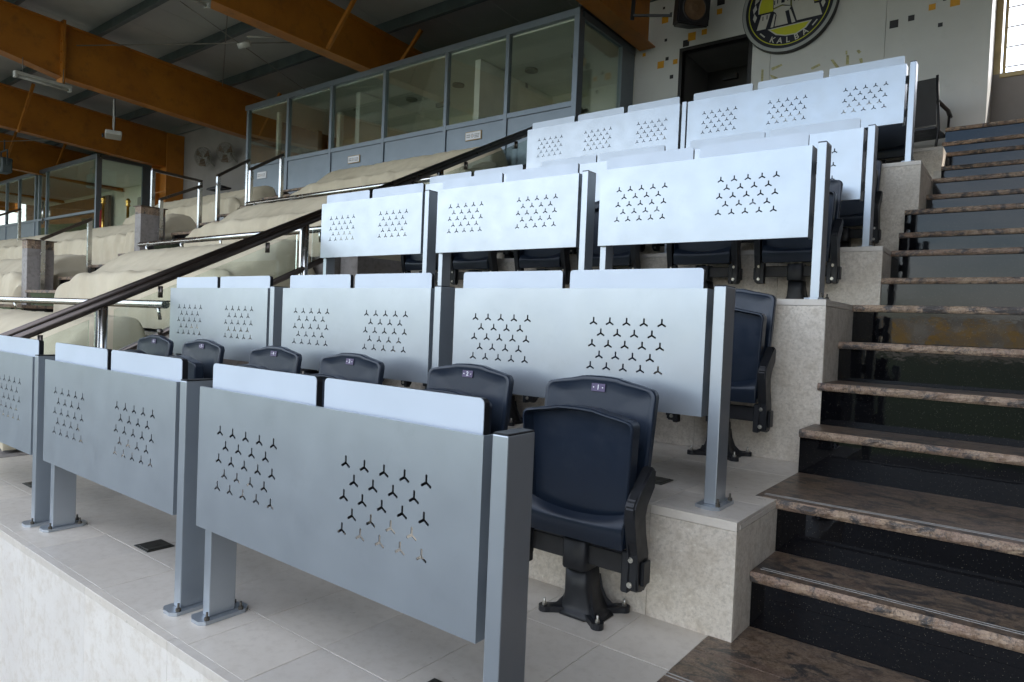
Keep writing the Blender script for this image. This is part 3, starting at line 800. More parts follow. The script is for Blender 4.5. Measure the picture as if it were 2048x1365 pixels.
def viewing_box(name, label, xa, xb, ztop, zsill, zf, xm, glass_to_floor=(), signs=(), side_glass=True):
    """xa < xb; front at BY, the right-hand side wall is glass and runs back to the wall"""
    t = thing(name, label, 'glass room', ((xa+xb)/2, BY, zf)); O = Vector(t.location)
    def L(m, n, mat, p=t): 
        bmesh.ops.translate(m.b, vec=-O, verts=m.b.verts[:]); return m.obj(n, mat, p)
    fw = .06
    L(MB().box(xa-.05, xb+.05, BY-.03, BY+.05, ztop-.09, ztop, bev=.004), 'top_rail', 'grey_frame_paint')
    L(MB().box(xa, xb, BY-.02, BY+.04, zsill-.03, zsill+.04, bev=.003), 'sill_rail', 'grey_frame_paint')
    for i, x in enumerate(xm):
        L(MB().box(x-fw/2, x+fw/2, BY-.025, BY+.045, zf, ztop-.09, bev=.003), 'mullion', 'grey_frame_paint')
    edges = [xa]+list(xm)+[xb] if xa not in xm else list(xm)
    edges = sorted(set(list(xm)+[xa, xb]))
    for a, b in zip(edges, edges[1:]):
        if (a, b) in glass_to_floor or any(abs(a-g) < .3 for g in glass_to_floor):
            L(MB().box(a+fw/2, b-fw/2, BY+.006, BY+.014, zf+.05, ztop-.1), 'window_pane', 'box_glass'); continue
        L(MB().box(a+fw/2, b-fw/2, BY+.006, BY+.014, zsill+.03, ztop-.1), 'window_pane', 'box_glass')
        L(MB().box(a+fw/2+.004, b-fw/2-.004, BY-.004, BY+.02, zf, zsill-.03, bev=.003), 'infill_panel', 'grey_frame_paint')
    # right side wall
    L(MB().box(xb-.03, xb+.05, BY-.03, BY+.10, zf, ztop-.09, bev=.004), 'corner_post', 'grey_frame_paint')
    L(MB().box(xb-.02, xb+.04, BY+.10, BW, ztop-.10, ztop-.002), 'top_rail', 'grey_frame_paint')
    L(MB().box(xb-.02, xb+.04, BY+1.10, BY+1.16, zf, ztop-.10), 'mullion', 'grey_frame_paint')
    L(MB().box(xb+.004, xb+.012, BY+.10, BY+1.10, zf+.05, ztop-.1), 'window_pane', 'box_glass')
    L(MB().box(xb-.02, xb+.03, BY+1.16, BW, zf, ztop-.1), 'side_panel', 'grey_frame_paint')
    # inside
    L(MB().box(xa, xb-.03, BY+.05, BW+.8, zf-.04, zf+.01), 'room_floor', 'interior_floor')
    L(MB().box(xa, xb-.03, BY+.05, BW+.8, ztop-.11, ztop-.06), 'room_ceiling', 'interior_ceiling')
    L(MB().box(xa, xb-.03, BW+.8, BW+.85, zf, ztop-.06), 'room_back_wall', 'interior_cream')
    return t, L
t, L = viewing_box('glass_room', 'long grey framed glass room with lower infill panels below the orange roof beam', -11.45, -3.98, 4.985, 3.80, 2.78, [-11.42, -10.11, -8.86, -7.53, -6.195, -5.07])
for x in (-8.62, -5.92): 
    L(MB().box(x-.05, x+.05, BY+.35, BY+1.0, 2.8, 4.86), 'partition_end', 'off_white'); L(MB().box(x-.015, x+.015, BY+1.0, BW+.8, 2.8, 4.86), 'partition', 'interior_cream')
    L(MB().box(x-.04, x+.04, BY+.35, BY+.40, 2.8, 4.86, bev=.004), 'jamb', 'off_white')
L(MB().box(-10.95, -10.88, BY+.3, BY+.37, 2.8, 4.86), 'jamb', 'off_white')
L(MB().box(-11.4, -9.2, BW+.70, BW+.78, 2.8, 4.5), 'curtain', 'interior_brown')
L(MB().box(-9.9, -9.8, BY+.9, BY+.98, 2.8, 4.86), 'jamb', 'off_white')
L(MB().box(-7.25, -6.75, BW+.6, BW+.7, 2.8, 4.6), 'wall_pier', 'off_white')
L(MB().box(-4.3, -4.05, BW+.1, BW+.3, 4.0, 4.2, bev=.02), 'wall_unit', 'fixture_white')
L(MB().box(-5.3, -4.5, BW+.74, BW+.79, 2.8, 4.6).box(-5.22, -4.58, BW+.72, BW+.745, 2.85, 4.52), 'room_door', 'off_white')
for x, y in ((-4.6, 6.0), (-5.5, 6.1), (-6.9, 6.0), (-8.1, 6.1), (-9.4, 6.0)):
    L(MB().tube([(x, y, 4.845), (x, y, 4.874)], .10, n=20), 'ceiling_light', 'fixture_white')
for x in (-5.9, -7.6, -9.0): L(MB().box(x-.3, x+.0, 6.5, 6.56, 4.80, 4.87), 'strip_light', 'fixture_white')
# dark trim and the cable tray above the side wall
L(MB().box(-3.96, -3.90, BY-.02, BW, 4.99, 5.03), 'roof_edge', 'black_frame')
for x, z, fr in ((-8.22, 3.59, True), (-5.632, 3.622, True), (-10.89, 3.60, False)): sign(t, x-t.location.x, z-t.location.z, BY-t.location.y-.004, fr)
t, L = viewing_box('glass_room', 'distant glass room at the left edge with a tall glazed door and open side', -30., -18.42, 4.90, 3.45, 2.40, [-28, -26.6, -25.3, -24.15, -22.75, -22.45, -21.85], glass_to_floor=(-21.85, -22.45))
L(MB().box(-29, -23., BW+.6, BW+.7, 2.4, 4.6), 'curtain', 'interior_brown')
L(MB().box(-20.9, -19.2, BW+.58, BW+.80, 4.05, 4.36, bev=.03), 'air_conditioner', 'fixture_white')
L(MB().box(-18.9, -18.6, BW+.70, BW+.78, 2.5, 4.3), 'dark_door', 'door_black')
L(MB().tube([(-21.95, BY-.06, 3.3), (-21.95, BY-.06, 3.95)], .025, n=10), 'door_handle', 'steel')

# ------------------------------------------------------------------ back wall with the emblem
WY = 6.5; Z0 = 2.0
wall = thing('back_wall', 'light grey panelled wall with small orange and black squares around a round emblem', 'wall', (-1.8, WY, H[6])); WO = Vector(wall.location)
def WL(m, n, mat, p=wall, off=WO):
    bmesh.ops.translate(m.b, vec=-off, verts=m.b.verts[:]); return m.obj(n, mat, p)
dx0, dx1, dz1 = -3.235, -2.335, 4.80
fr = .045
seams = [-3.90, -3.28]
WL(MB().box(-3.96, dx0-fr, WY, WY+.08, Z0, 6.4), 'wall_panel', 'wall_panel')
WL(MB().box(dx0-fr, dx1+fr, WY, WY+.08, dz1+fr, 6.4), 'wall_panel', 'wall_panel')
for a, b in ((dx1+fr, -2.06), (-2.056, -.78), (-.776, .215)): WL(MB().box(a, b, WY, WY+.08, Z0, 6.4, bev=.0015), 'wall_panel', 'wall_panel')
WL(MB().box(dx0-fr, dx0, WY-.012, WY+.1, Z0, dz1+fr).box(dx1, dx1+fr, WY-.012, WY+.1, Z0, dz1+fr).box(dx0, dx1, WY-.012, WY+.1, dz1, dz1+fr), 'door_frame', 'door_black')
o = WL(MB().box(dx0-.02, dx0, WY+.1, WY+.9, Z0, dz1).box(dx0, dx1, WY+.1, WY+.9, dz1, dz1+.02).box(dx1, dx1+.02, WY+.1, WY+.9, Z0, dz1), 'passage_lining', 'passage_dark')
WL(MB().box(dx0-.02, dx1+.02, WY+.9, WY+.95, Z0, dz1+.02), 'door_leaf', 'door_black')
WL(MB().box(dx0+.25, dx0+.45, WY+.84, WY+.9, dz1-.17, dz1-.10), 'door_closer', 'black_frame')
SQ = [(-3.545, 5.464, 0.032, 'k'), (-3.519, 5.299, 0.096, 'o'), (-3.436, 5.362, 0.032, 'k'), (-2.732, 5.352, 0.103, 'k'), (-2.746, 5.221, 0.071, 'o'), (-2.927, 5.19, 0.089, 'k'), (-2.943, 5.0, 0.072, 'o'), (-3.115, 4.978, 0.109, 'o'), (-3.195, 4.905, 0.088, 'k'), (-3.495, 5.013, 0.038, 'k'), (-3.818, 4.88, 0.048, 'o'), (-3.556, 4.687, 0.097, 'o'), (-3.464, 4.752, 0.046, 'k'), (-3.339, 4.688, 0.065, 'o'), (-2.913, 5.411, 0.043, 'o'), (-0.33, 4.675, 0.066, 'o'), (-0.118, 4.678, 0.09, 'o'), (-0.695, 4.575, 0.087, 'k'), (-0.526, 4.602, 0.062, 'k'), (-0.244, 4.461, 0.044, 'k'), (-0.215, 4.73, 0.033, 'k'), (-3.385, 4.49, 0.052, 'k')]
for i, (x, z, s_, c_) in enumerate(SQ):
    x += 0; WL(MB().box(x-s_/2, x+s_/2, WY-.003, WY-.0003, z-s_/2, z+s_/2), 'square_sticker', 'sticker_orange' if c_ == 'o' else 'sticker_black')
TAPE = [[(-2.161, 4.352), (-2.133, 4.346), (-2.131, 4.138), (-2.159, 4.143)], [(-2.04, 4.348), (-1.916, 4.372), (-1.902, 4.35), (-2.028, 4.31)], [(-2.056, 4.272), (-1.956, 4.214), (-1.95, 4.17), (-2.034, 4.229)], [(-1.711, 4.197), (-1.689, 4.193), (-1.697, 4.137), (-1.715, 4.14)], [(-1.568, 4.255), (-1.471, 4.289), (-1.457, 4.262), (-1.552, 4.229)], [(-1.581, 4.159), (-1.437, 4.154), (-1.436, 4.131), (-1.58, 4.136)], [(-1.348, 4.305), (-1.318, 4.307), (-1.232, 4.18), (-1.263, 4.169)], [(-1.187, 4.38), (-1.167, 4.375), (-1.165, 4.333), (-1.185, 4.337)], [(-1.175, 4.325), (-1.147, 4.32), (-1.142, 4.212), (-1.176, 4.215)], [(-1.17, 4.199), (-1.148, 4.195), (-1.148, 4.136), (-1.172, 4.141)], [(-1.071, 4.355), (-1.043, 4.362), (-1.017, 4.333), (-1.042, 4.313)], [(-1.038, 4.257), (-1.005, 4.257), (-0.994, 4.215), (-1.009, 4.182), (-1.024, 4.212)]]
for P in TAPE: WL(MB().prism(P, 'y', WY-.0022, WY-.0003), 'tape_residue', 'old_tape')
# emblem: a thick disc standing off the wall, its drawing in thin raised layers
EX, EZ = -1.845, 5.05
em = thing('round_emblem', 'round wall emblem with a white fort, dark ring and white word', 'emblem', (EX, WY-.09, EZ))
def disc(r0, r1, y0, y1, n=96):
    m = MB()
    A = [[(r*cos(2*pi*k_/n), y, r*sin(2*pi*k_/n)) for k_ in range(n)] for r, y in (((r1, y1), (r1, y0)) + (((r0, y0), (r0, y1)) if r0 else ()))]
    m.loft(A+([A[0]] if r0 else []), smooth=False, c0=not r0, c1=not r0); bmesh.ops.remove_doubles(m.b, verts=m.b.verts[:], dist=1e-5); return m
disc(0, .566, .012, .085).obj('emblem_body', 'emblem_rim', em)
disc(.520, .558, .006, .0118).obj('outer_ring', 'emblem_grey', em)
fd = disc(0, .519, .008, .0119).obj('emblem_field', 'emblem_navy', em)
disc(.472, .482, .005, .0078).obj('yellow_ring', 'emblem_yellow', em)
def arc(a0, a1, r, n): return [(r*cos(a0+(a1-a0)*i/n), r*sin(a0+(a1-a0)*i/n)) for i in range(n+1)]
def ep(P, n, mat, y0=.005, y1=.0078): return MB().prism(P, 'y', y0, y1).obj(n, mat, em)
ep(arc(-.10, pi+.10, .352, 40), 'yellow_sky', 'emblem_yellow', .0065, .0078)
m = MB(); n = 40
a0, a1 = -.10, pi+.10
for i in range(n):
    p = [arc(a0+(a1-a0)*i/n, a0+(a1-a0)*(i+1)/n, r, 1) for r in (.350, .362)]
    m.prism([p[0][0], p[0][1], p[1][1], p[1][0]], 'y', .0050, .0063)
m.obj('sky_outline', 'emblem_white', em)
ep([(-.235, -.250), (.285, -.246), (.225, -.325), (.113, -.378), (-.018, -.374), (-.135, -.338)], 'crescent_edge', 'emblem_white', .0065, .0078)
ep([(-.205, -.262), (.255, -.258), (.205, -.318), (.105, -.366), (-.018, -.362), (-.122, -.327)], 'yellow_crescent', 'emblem_yellow', .0050, .0064)
def fort(P, n='fort_wall'):
    cx = sum(p[0] for p in P)/len(P); cz = sum(p[1] for p in P)/len(P)
    ep(P, n+'_edge', 'emblem_navy', .0048, .0062)
    ep([(cx+(x-cx)*.93, cz+(z-cz)*.95) for x, z in P], n, 'emblem_white', .0034, .0047)
fort([(-.325, -.052), (-.205, -.052), (-.258, -.240), (-.378, -.240)], 'left_wall')
fort([(.015, .30), (.05, .30), (.05, .26), (.09, .26), (.09, .30), (.13, .30), (.13, .26), (.17, .26), (.17, .30), (.21, .30), (.21, .26), (.29, .26), (.296, -.003), (.312, -.072), (.368, -.075), (.415, -.232), (.106, -.235), (.036, -.03)], 'right_wall')
fort([(-.175, -.015), (-.075, .008), (.040, -.018), (.024, -.062), (-.030, -.07), (.012, -.236), (-.158, -.238), (-.138, -.095), (-.152, -.062), (-.185, -.036)], 'tower_base')
fort([(-.188, .30), (-.14, .34), (-.05, .36), (.0, .34), (.022, .30), (.030, -.022), (-.075, .013), (-.183, -.012)], 'tower')
fort([(-.165, -.066), (-.146, -.082), (-.168, -.238), (-.205, -.238)], 'left_buttress')
fort([(.006, -.058), (.030, -.060), (.098, -.232), (.052, -.236)], 'right_buttress')
sl_ = [(-.30, -.10), (-.25, -.095), (-.165, .06), (-.13, .07), (-.01, .075), (.07, .05), (.12, .045), (.17, .04), (.23, .03)]
m = MB()
for x, z in sl_: m.box(x-.006, x+.006, .002, .0033, z-.026, z+.026)
m.box(-.085, -.045, .002, .0033, .04, .10)
m.obj('arrow_slits', 'emblem_navy', em)
for s_ in (-1, 1):
    for k_ in range(5):
        a = pi+.18-k_*.27 if s_ < 0 else -.18+k_*.27; c_ = Vector((.405*cos(a), .405*sin(a))); tdir = Vector((-sin(a), cos(a)))*(-1 if s_ < 0 else 1); nn = Vector((cos(a), sin(a)))
        ep([tuple(c_-tdir*.055+nn*.012), tuple(c_+nn*.028), tuple(c_+tdir*.06+nn*.0), tuple(c_-nn*.022)], 'leaf', 'emblem_white', .0055, .0078)
for ch, a in zip('KALBA', (-114, -101.5, -88.5, -75, -61)):
    me = text_mesh(ch, .098, 'emblem_white', .0012); a = radians(a)+radians(.5); o = inst('letter', me, em, (.428*cos(a), .0055, .428*sin(a))); o.rotation_euler.y = -(a+pi/2)
    o['label'] = 'white letter ' + ch
for a in (-134, -42):
    a = radians(a); o = MB().box(-.040, .040, .0055, .0078, -.0075, .0075).obj('dash', 'emblem_white', em); o.rotation_euler.y = -(a+pi/2); o.location = (.428*cos(a), 0, .428*sin(a))

# side recess with the bright barred window
side = thing('window_wall', 'shaded side wall holding a bright barred window at the upper right', 'wall', (1.6, 7.2, 3.17)); SO = Vector(side.location)
SL = lambda m, n, mat: WL(m, n, mat, side, SO)
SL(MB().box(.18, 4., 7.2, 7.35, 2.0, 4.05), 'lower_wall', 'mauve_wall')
SL(MB().box(-.2, .215, 6.59, 7.35, 2.0, 6.4), 'return_wall', 'wall_panel')
SL(MB().box(.216, .28, 7.2, 7.35, 4.05, 6.4), 'window_jamb', 'window_frame')
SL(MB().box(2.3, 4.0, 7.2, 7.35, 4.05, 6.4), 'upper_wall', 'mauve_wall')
SL(MB().box(.28, 2.3, 7.18, 7.36, 4.0, 4.05), 'window_sill', 'window_frame')
SL(MB().box(.30, .33, 7.22, 7.30, 4.05, 6.4), 'inner_frame', 'window_frame')
for i in range(10): SL(MB().box(.33, 2.3, 7.24, 7.25, 4.125+.222*i, 4.137+.222*i), 'glazing_bar', 'window_frame')
MB().box(.2, 4, 6.49, 7.2, 3.0, 3.165).obj('upper_landing', 'granite_tread')['kind'] = 'structure'
MB().box(3.4, 3.6, -5, 7.4, -1.2, 7).obj('end_wall', 'mauve_wall'); tag(bpy.data.objects['end_wall'], 'plain end wall of the stand past the stairs', 'wall')

# wall with fans between the two glass rooms
fw_ = MB().box(-18.6, -11.3, 6.5, 6.6, 2.2, 5.9).obj('fan_wall', 'mauve_wall'); tag(fw_, 'mauve wall with two fans between the glass rooms', 'wall')
b_ = MB().box(-32, 4.2, 7.36, 7.45, 1.0, 5.9); b_ = MB().box(-32, .2, 7.5, 7.6, 1.0, 5.9).obj('rear_wall', 'mauve_wall'); tag(b_, 'dark rear wall behind the glass rooms', 'wall')
def fan(x, z, label):
    t = thing('wall_fan', label, 'fan', (x, 6.2, z)); 
    g = MB(); n = 28
    for r, y in ((.235, 0), (.235, .05), (.19, -.028), (.13, -.045), (.06, -.055), (.15, .075)):
        g.tube([(r*cos(2*pi*k_/n), y, r*sin(2*pi*k_/n)) for k_ in range(n+1)], .0045, n=5, cap=False)
    for k_ in range(26):
        a = 2*pi*k_/26; c_, s_ = cos(a), sin(a)
        g.tube([(.03*c_, -.056, .03*s_), (.13*c_, -.045, .13*s_), (.235*c_, 0, .235*s_), (.235*c_, .05, .235*s_), (.10*c_, .085, .10*s_)], .0028, n=4, cap=False)
    cg = g.obj('guard', 'wire', t)
    bl = MB()
    for k_ in range(3):
        a = 2*pi*k_/3+.4; U = Vector((cos(a), 0, sin(a))); V = Vector((-sin(a), 0, cos(a)))
        def f(u, v): return U*(.04+.17*u)+V*((v-.5)*.13*(.5+u*.8))+Vector((0, .01+(v-.5)*.05, 0))
        bl.grid(f, 6, 5)
    bl.obj('blades', 'cone_brown', t); MB().tube([(0, .08, 0), (0, .20, 0)], [.06, .045], n=14).obj('motor', 'fixture_white', t)
    MB().tube([(0, .16, 0), (.10, .2, -.16), (.13, .29, -.22)], .022, n=8).box(.08, .18, .27, .298, -.42, -.12, bev=.01).obj('arm', 'fixture_white', t)
    MB().tube([(.13, .29, -.42), (.14, .29, -.8), (.12, .29, -1.3)], .008, n=6).obj('cord', 'black_frame', t)
    t.rotation_euler = (radians(8), 0, radians(20)); return t
fan(-15.45, 4.74, 'left wall fan of the two, above the canvas covers'); fan(-14.42, 4.72, 'right wall fan of the two, close to the glass room')

# ------------------------------------------------------------------ roof
roof = thing('grandstand_roof', 'grey sheet roof on orange beams and grey purlins above the stand', 'roof', (-8, 0, 5.9)); RO = Vector(roof.location)
RL = lambda m, n, mat, p=roof: WL(m, n, mat, p, RO)
def zp(y): return 5.86-.052*(y-1.5)          # underside of the purlins = top of the beams
PY = [1.60+1.24*k_ for k_ in range(-3, 5)]
YF, YB = -3.3, 7.5
RL(MB().prism([(YF, zp(YF)+.215), (YB, zp(YB)+.215), (YB, zp(YB)+.255), (YF, zp(YF)+.255)], 'x', -90, -34.01), 'roof_sheet', 'roof_underside')
x = -34.
sh = None
while x < 5.4:
    RL(MB().prism([(YF, zp(YF)+.215), (YB, zp(YB)+.215), (YB, zp(YB)+.255), (YF, zp(YF)+.255)], 'x', x, x+.995), 'roof_sheet', 'roof_underside')
    x += 1.0
for y in PY:
    z = zp(y); m = MB()
    m.prism([(y-.075, z+.0), (y, z+.0), (y, z+.195), (y+.075, z+.195), (y+.075, z+.208), (y-.012, z+.208), (y-.012, z+.013), (y-.075, z+.013)], 'x', -88, 5.2)
    RL(m, 'purlin', 'purlin_grey')
def beam(X, bottom, yend, w=.24, splice=None, name='roof_beam'):
    """I-section: web and two flanges; bottom = [(y, z)...]"""
    m = MB(); ys = [p[0] for p in bottom]
    top = [(y, zp(y)-.012) for y in ys]
    m.prism([(y, z) for y, z in bottom]+top[::-1], 'x', X-.006, X+.006)
    for (a, b) in zip(bottom, bottom[1:]): m.prism([a, b, (b[0], b[1]-.016), (a[0], a[1]-.016)], 'x', X-w/2, X+w/2)
    m.prism([(ys[0], zp(ys[0])-.012), (ys[-1], zp(ys[-1])-.012), (ys[-1], zp(ys[-1])-.0005), (ys[0], zp(ys[0])-.0005)], 'x', X-w/2, X+w/2)
    if splice:
        zb = splice[1]; y = splice[0]
        m.box(X-w/2-.01, X+w/2+.01, y-.02, y+.02, zb-.10, zp(y)+.06)
        for sx in (-1, 1):
            for q in range(4): m.tube([(X+sx*.07, y-.045, zb+.08+q*.18), (X+sx*.07, y+.045, zb+.08+q*.18)], .016, n=6, smooth=False)
    b = RL(m, name, 'orange_steel')
    for y in PY:
        if ys[0] < y < yend:
            c = MB(); c.box(X+.01-.06, X+.01+.06, y-.011, y-.003, zp(y), zp(y)+.15).box(X-.10, X+.10, y-.09, y+.08, zp(y)+.0005, zp(y)+.004); RL(c, 'purlin_cleat', 'orange_steel', roof)
    return b
H1 = [(-3.1, 5.70), (-2., 5.45), (1.4, 5.08), (2.27, 4.92), (5.6, 4.75), (7.4, 4.70)]
beam(-12.75, H1, 7.3, splice=(2.27, 4.90))
beam(-17.5, H1, 7.3, splice=(2.27, 4.90))
beam(-22.4, H1, 7.3, splice=(2.27, 4.90))
beam(-27.3, H1, 7.3)
beam(-7.98, [(-3.1, 5.70), (-2., 5.5), (1.4, 5.15), (2.27, 5.03), (4.9, 4.995), (7.3, 4.995)], 7.3, splice=(1.2, 5.16))
beam(-3.74, [(-3.1, 5.70), (-2., 5.5), (1.4, 5.15), (4.0, 4.99), (6.44, 4.935)], 6.4)
beam(1.2, H1, 7.3)
for k_ in range(9): beam(-32.2-4.9*k_, H1, 7.3)
# column at the wall
RL(MB().box(-17.75, -16.95, 6.25, 6.27, 2.4, 4.75).box(-17.75, -17.73, 6.05, 6.49, 2.4, 4.75).box(-16.97, -16.95, 6.05, 6.49, 2.4, 5.5).box(-17.75, -16.9, 6.03, 6.05, 4.0, 4.03), 'column', 'orange_steel')
# kick braces
for X, y, s_ in ((-7.98, 4.15, 1), (-7.98, 5.45, 1), (-12.75, 6.0, 1), (-17.5, 3.0, 1), (-22.4, 4.1, 1), (-22.4, 5.3, 1)):
    RL(MB().bar((X+.1, y, 5.02 if X > -9 else 4.82), (X+.62, y+.12, zp(y)+.05), .05, .05), 'brace', 'orange_steel')
def rod(a, b, r=.009):
    RL(MB().tube([a, b], r, n=6), 'tie_rod', 'wire')
rod((-12.6, 2.45, 5.5), (-8.1, 5.2, 5.55)); rod((-12.6, 5.1, 5.6), (-8.1, 2.7, 5.6)); rod((-17.4, 0.5, 5.8), (-12.8, 2.3, 5.6)); rod((-22.3, 3.3, 5.3), (-17.6, 5.4, 5.3)); rod((-9.9, 2.9, 5.75), (-9.6, 5.0, 4.95), .007)

# things hanging under the roof
def batten(x, y, z, rz_, label):
    t = thing('strip_light_fixture', label, 'light fixture', (x, y, z))
    MB().box(-.05, .05, -.42, .42, .0, .05, bev=.006).obj('housing', 'fixture_white', t); MB().tube([(0, -.38, -.03), (0, .38, -.03)], .019, n=10).obj('tube', 'fixture_white', t)
    for s_ in (-.4, .4): MB().box(-.045, .045, s_-.02, s_+.02, -.055, 0, bev=.004).obj('end_piece', 'fixture_white', t)
    MB().tube([(0, -.3, .05), (0, -.3, .3)], .006, n=6).tube([(0, .3, .05), (0, .3, .3)], .006, n=6).obj('hanger', 'wire', t)
    t.rotation_euler.z = rz_; return t
batten(-12.55, 1.95, 4.72, radians(4), 'old white strip light hanging below the left orange beam')
batten(-7.75, 1.85, 4.92, radians(8), 'white strip light at the top edge beside the middle orange beam')
t = thing('projector', 'white projector hanging on a pole below the long orange beam', 'projector', (-12.5, 3.03, 4.10))
MB().tube([(0, 0, .30), (0, 0, .66)], .014, n=8).obj('pole', 'fixture_white', t)
MB().bar((-.09, 0, .30), (.09, 0, .30), .03, .02).bar((-.09, 0, .30), (-.13, 0, .18), .03, .015).bar((-.13, 0, .18), (-.09, 0, .03), .03, .015).bar((.09, 0, .30), (.13, 0, .18), .03, .015).bar((.13, 0, .18), (.09, 0, .03), .03, .015).obj('yoke', 'fixture_white', t)
MB().box(-.15, .15, -.13, .13, -.045, .03, bev=.02, seg=2).obj('body', 'fixture_white', t); MB().tube([(-.08, -.145, -.015), (-.08, -.175, -.015)], .035, n=14).obj('lens', 'black_plastic', t)
MB().tube([(.05, .02, .05), (.10, .02, .3), (.04, .02, .66)], .006, n=6).obj('cable', 'black_frame', t); t.rotation_euler = (0, radians(-8), radians(-20))
t = thing('floodlight', 'dark floodlight hanging near the far left orange beam', 'floodlight', (-21.6, 3.9, 4.72))
MB().box(-.22, .22, -.12, .14, -.2, .2, bev=.03).obj('body', 'purlin_grey', t); MB().tube([(0, -.125, 0), (0, -.15, 0)], .15, n=18).obj('lens', 'fixture_white', t)
MB().bar((-.26, 0, 0), (-.26, 0, .4), .03, .03).bar((.26, 0, 0), (.26, 0, .4), .03, .03).bar((-.27, 0, .4), (.27, 0, .4), .03, .03).bar((0, 0, .4), (0, 0, .7), .03, .03).obj('bracket', 'purlin_grey', t)
t = thing('security_camera', 'small pale camera mounted below the middle roof beam', 'camera', (-8.55, 3.2, 4.90)); MB().tube([(-.07, -.05, -.03), (.07, .05, .02)], .045, n=12).obj('housing', 'fixture_white', t); MB().tube([(0, 0, 0), (.02, .03, .12), (.3, .3, .14)], .012, n=6).obj('arm', 'fixture_white', t)
# loudspeaker
t = thing('loudspeaker', 'black loudspeaker with a brown cone on a wall bracket above the door', 'speaker', (-2.76, 5.60, 4.90))
m = MB(); m.loft([[(-.25, -.14, -.25), (.25, -.14, -.25), (.25, -.14, .60), (-.25, -.14, .60)], [(-.13, .24, -.18), (.13, .24, -.18), (.13, .24, .38), (-.13, .24, .38)]], smooth=False)
bmesh.ops.bevel(m.b, geom=m.b.edges[:], offset=.02, segments=2, affect='EDGES'); m.obj('cabinet', 'black_plastic', t)
m = MB(); n = 28
m.loft([[(r*cos(2*pi*k_/n), y, r*sin(2*pi*k_/n)-.02) for k_ in range(n)] for r, y in ((.185, -.139), (.185, -.152), (.165, -.154), (.16, -.140))], c0=False, c1=False); m.obj('ring', 'black_frame', t)
m = MB(); m.loft([[(r*cos(2*pi*k_/n), y, r*sin(2*pi*k_/n)-.02) for k_ in range(n)] for r, y in ((.160, -.148), (.06, -.1405), (.05, -.150), (.0, -.155))][:3], c0=False); m.obj('cone', 'cone_brown', t)
t.rotation_euler = (radians(6), 0, radians(52)); t.scale = (.86, .86, .86)
b = MB().bar((-.24, .05, -.1), (-.74, .28, -.1), .03, .03).bar((-.74, .28, -.16), (-.74, .28, .30), .05, .03).bar((-.24, .05, .15), (-.74, .28, .26), .02, .02).obj('bracket', 'black_frame', t)

# ------------------------------------------------------------------ black folding arm chair on the upper platform
t = thing('arm_chair', 'black folding arm chair with mesh back on the top platform by the stairs', 'chair', (-.375, 6.10, H[6]))
def fab(P, n, th=.012):
    m = MB(); V = [Vector(p) for p in P]; nrm = (V[1]-V[0]).cross(V[2]-V[0]).normalized()*th
    A = [m.b.verts.new(p) for p in V]; B = [m.b.verts.new(p+nrm) for p in V]; m.b.faces.new(A); m.b.faces.new(B[::-1])
    for i in range(4): m.b.faces.new((A[i], B[i], B[(i+1) % 4], A[(i+1) % 4]))
    return m.obj(n, 'black_frame', t)
fab([(-.24, .18, .44), (.24, .18, .44), (.25, .30, .88), (-.25, .30, .88)], 'backrest')
fab([(-.24, -.24, .40), (.24, -.24, .40), (.24, .20, .40), (-.24, .20, .40)], 'seat_cloth', .02)
for s_ in (-1, 1):
    MB().tube([(s_*.26, -.24, .005), (s_*.26, -.18, .40), (s_*.26, -.20, .62)], .013, n=8).obj('front_leg', 'black_frame', t)
    MB().tube([(s_*.26, .30, .005), (s_*.26, .16, .40), (s_*.26, .31, .90)], .013, n=8).obj('rear_leg', 'black_frame', t)
    MB().tube([(s_*.26, -.25, .615), (s_*.27, -.1, .645), (s_*.26, .24, .66)], .022, n=8, flat=.7).obj('arm_rest', 'black_frame', t)
    MB().tube([(s_*.26, -.21, .20), (s_*.26, .22, .20)], .009, n=6).obj('stretcher', 'black_frame', t)
t.rotation_euler.z = radians(172)

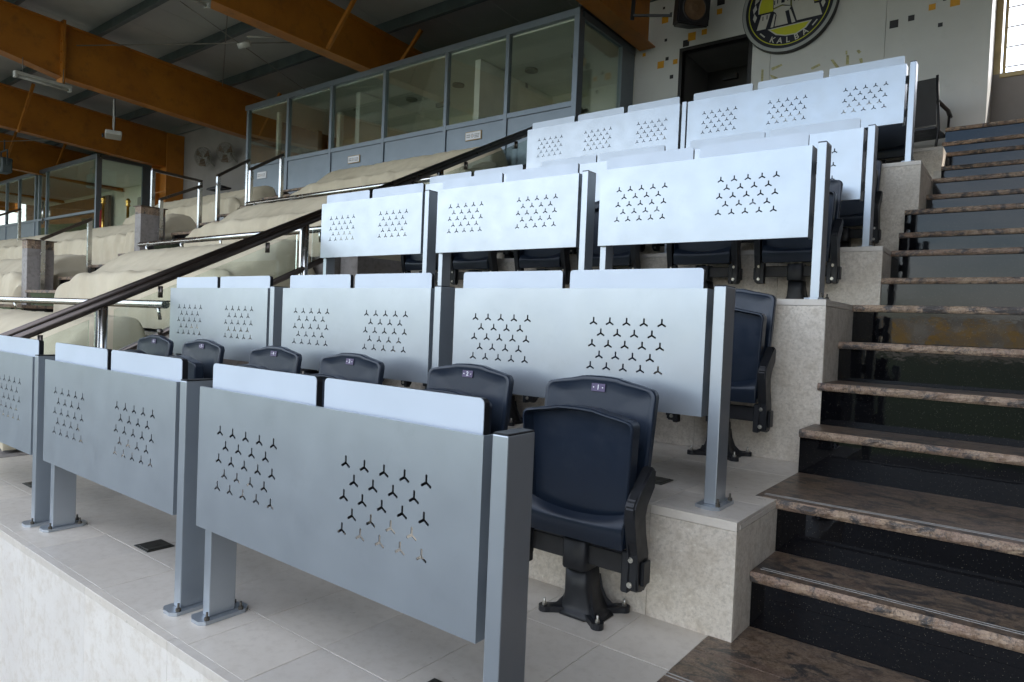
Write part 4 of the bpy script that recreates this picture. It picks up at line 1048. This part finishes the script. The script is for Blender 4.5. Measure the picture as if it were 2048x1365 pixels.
# golden flag poles behind the covers
for x, z, lab, red in ((-17.2, 3.56, 'golden flag pole finial with a red flag, left of two', True), (-15.85, 3.40, 'golden flag pole finial, right of two', False)):
    t = thing('flag_pole', lab, 'flag pole', (x, 4.7, z-1.2)); MB().tube([(0, 0, 0), (0, 0, 1.15)], .028, n=10).obj('pole', 'gold', t)
    MB().loft([[(r*cos(2*pi*k_/12), r*sin(2*pi*k_/12), z_) for k_ in range(12)] for r, z_ in ((.03, 1.12), (.06, 1.15), (.03, 1.18), (.05, 1.22), (.055, 1.26), (.02, 1.31))]).obj('finial', 'gold', t)
    if red:
        def f(u, v): return Vector((-.02-.16*u-.03*sin(v*5), .03*sin(u*9), 1.1-.75*v-.25*u))
        MB().grid(f, 10, 8).obj('flag', 'flag_red', t)
t = thing('black_bag', 'black bundle lying on the canvas below the wall fans', 'bag', (-11.75, 4.62, 3.36))
MB().grid(lambda u, v: Vector((.30*(u-.5)*2, .1*cos(v*pi), .045*sin(v*pi)*(1-(2*u-1)**4)+.01*noise.noise(Vector((u*6, v*4, 0))))), 20, 8).box(-.28, .28, -.095, .095, -.02, 0).obj('bundle', 'black_frame', t)

# ------------------------------------------------------------------ the other side of the ground, seen only in reflections
far = MB()
for k_ in range(8): far.box(-90, 90, -98-k_*.9, -97.1-k_*.9, GND-.2, .2+k_*.45)
tag(far.obj('opposite_terrace', 'stand_concrete'), kind='structure')
fs = MB(); rs = random.Random(3)
for k_ in range(8):
    x = -60
    while x < 60:
        if rs.random() < .62: fs.box(x, x+.62, -97.4-k_*.9, -97.3-k_*.9, .25+k_*.45, .68+k_*.45, 'yellow_seat' if rs.random() < .72 else 'white_seat')
        x += .85 if rs.random() < .97 else 4
tag(fs.obj('opposite_seats', None), kind='stuff')
MB().box(-95, 95, -109, -106, GND, 4.2).obj('opposite_wall', 'stand_concrete')['kind'] = 'structure'

ft = MB(); rs = random.Random(11)  # unseen tree mass, added to keep bright sky out of the glass reflections
def crown(u, v):
    x = -420+290*u; h = 27+5*noise.noise(Vector((x*.05, 1, 0)))+3*noise.noise(Vector((x*.2, 2, 0)))
    return Vector((x+noise.noise(Vector((x, v*9, 4)))*2, -52-10*sin(v*pi)+3*noise.noise(Vector((x*.15, v*6, 0))), GND-.2+h*v))
ft.grid(crown, 150, 16)
simple('tree_screen_green', (.04, .06, .03), .9, 0, .4, .3, .3)
tag(ft.obj('unseen_tree_screen', 'tree_screen_green'), kind='stuff')
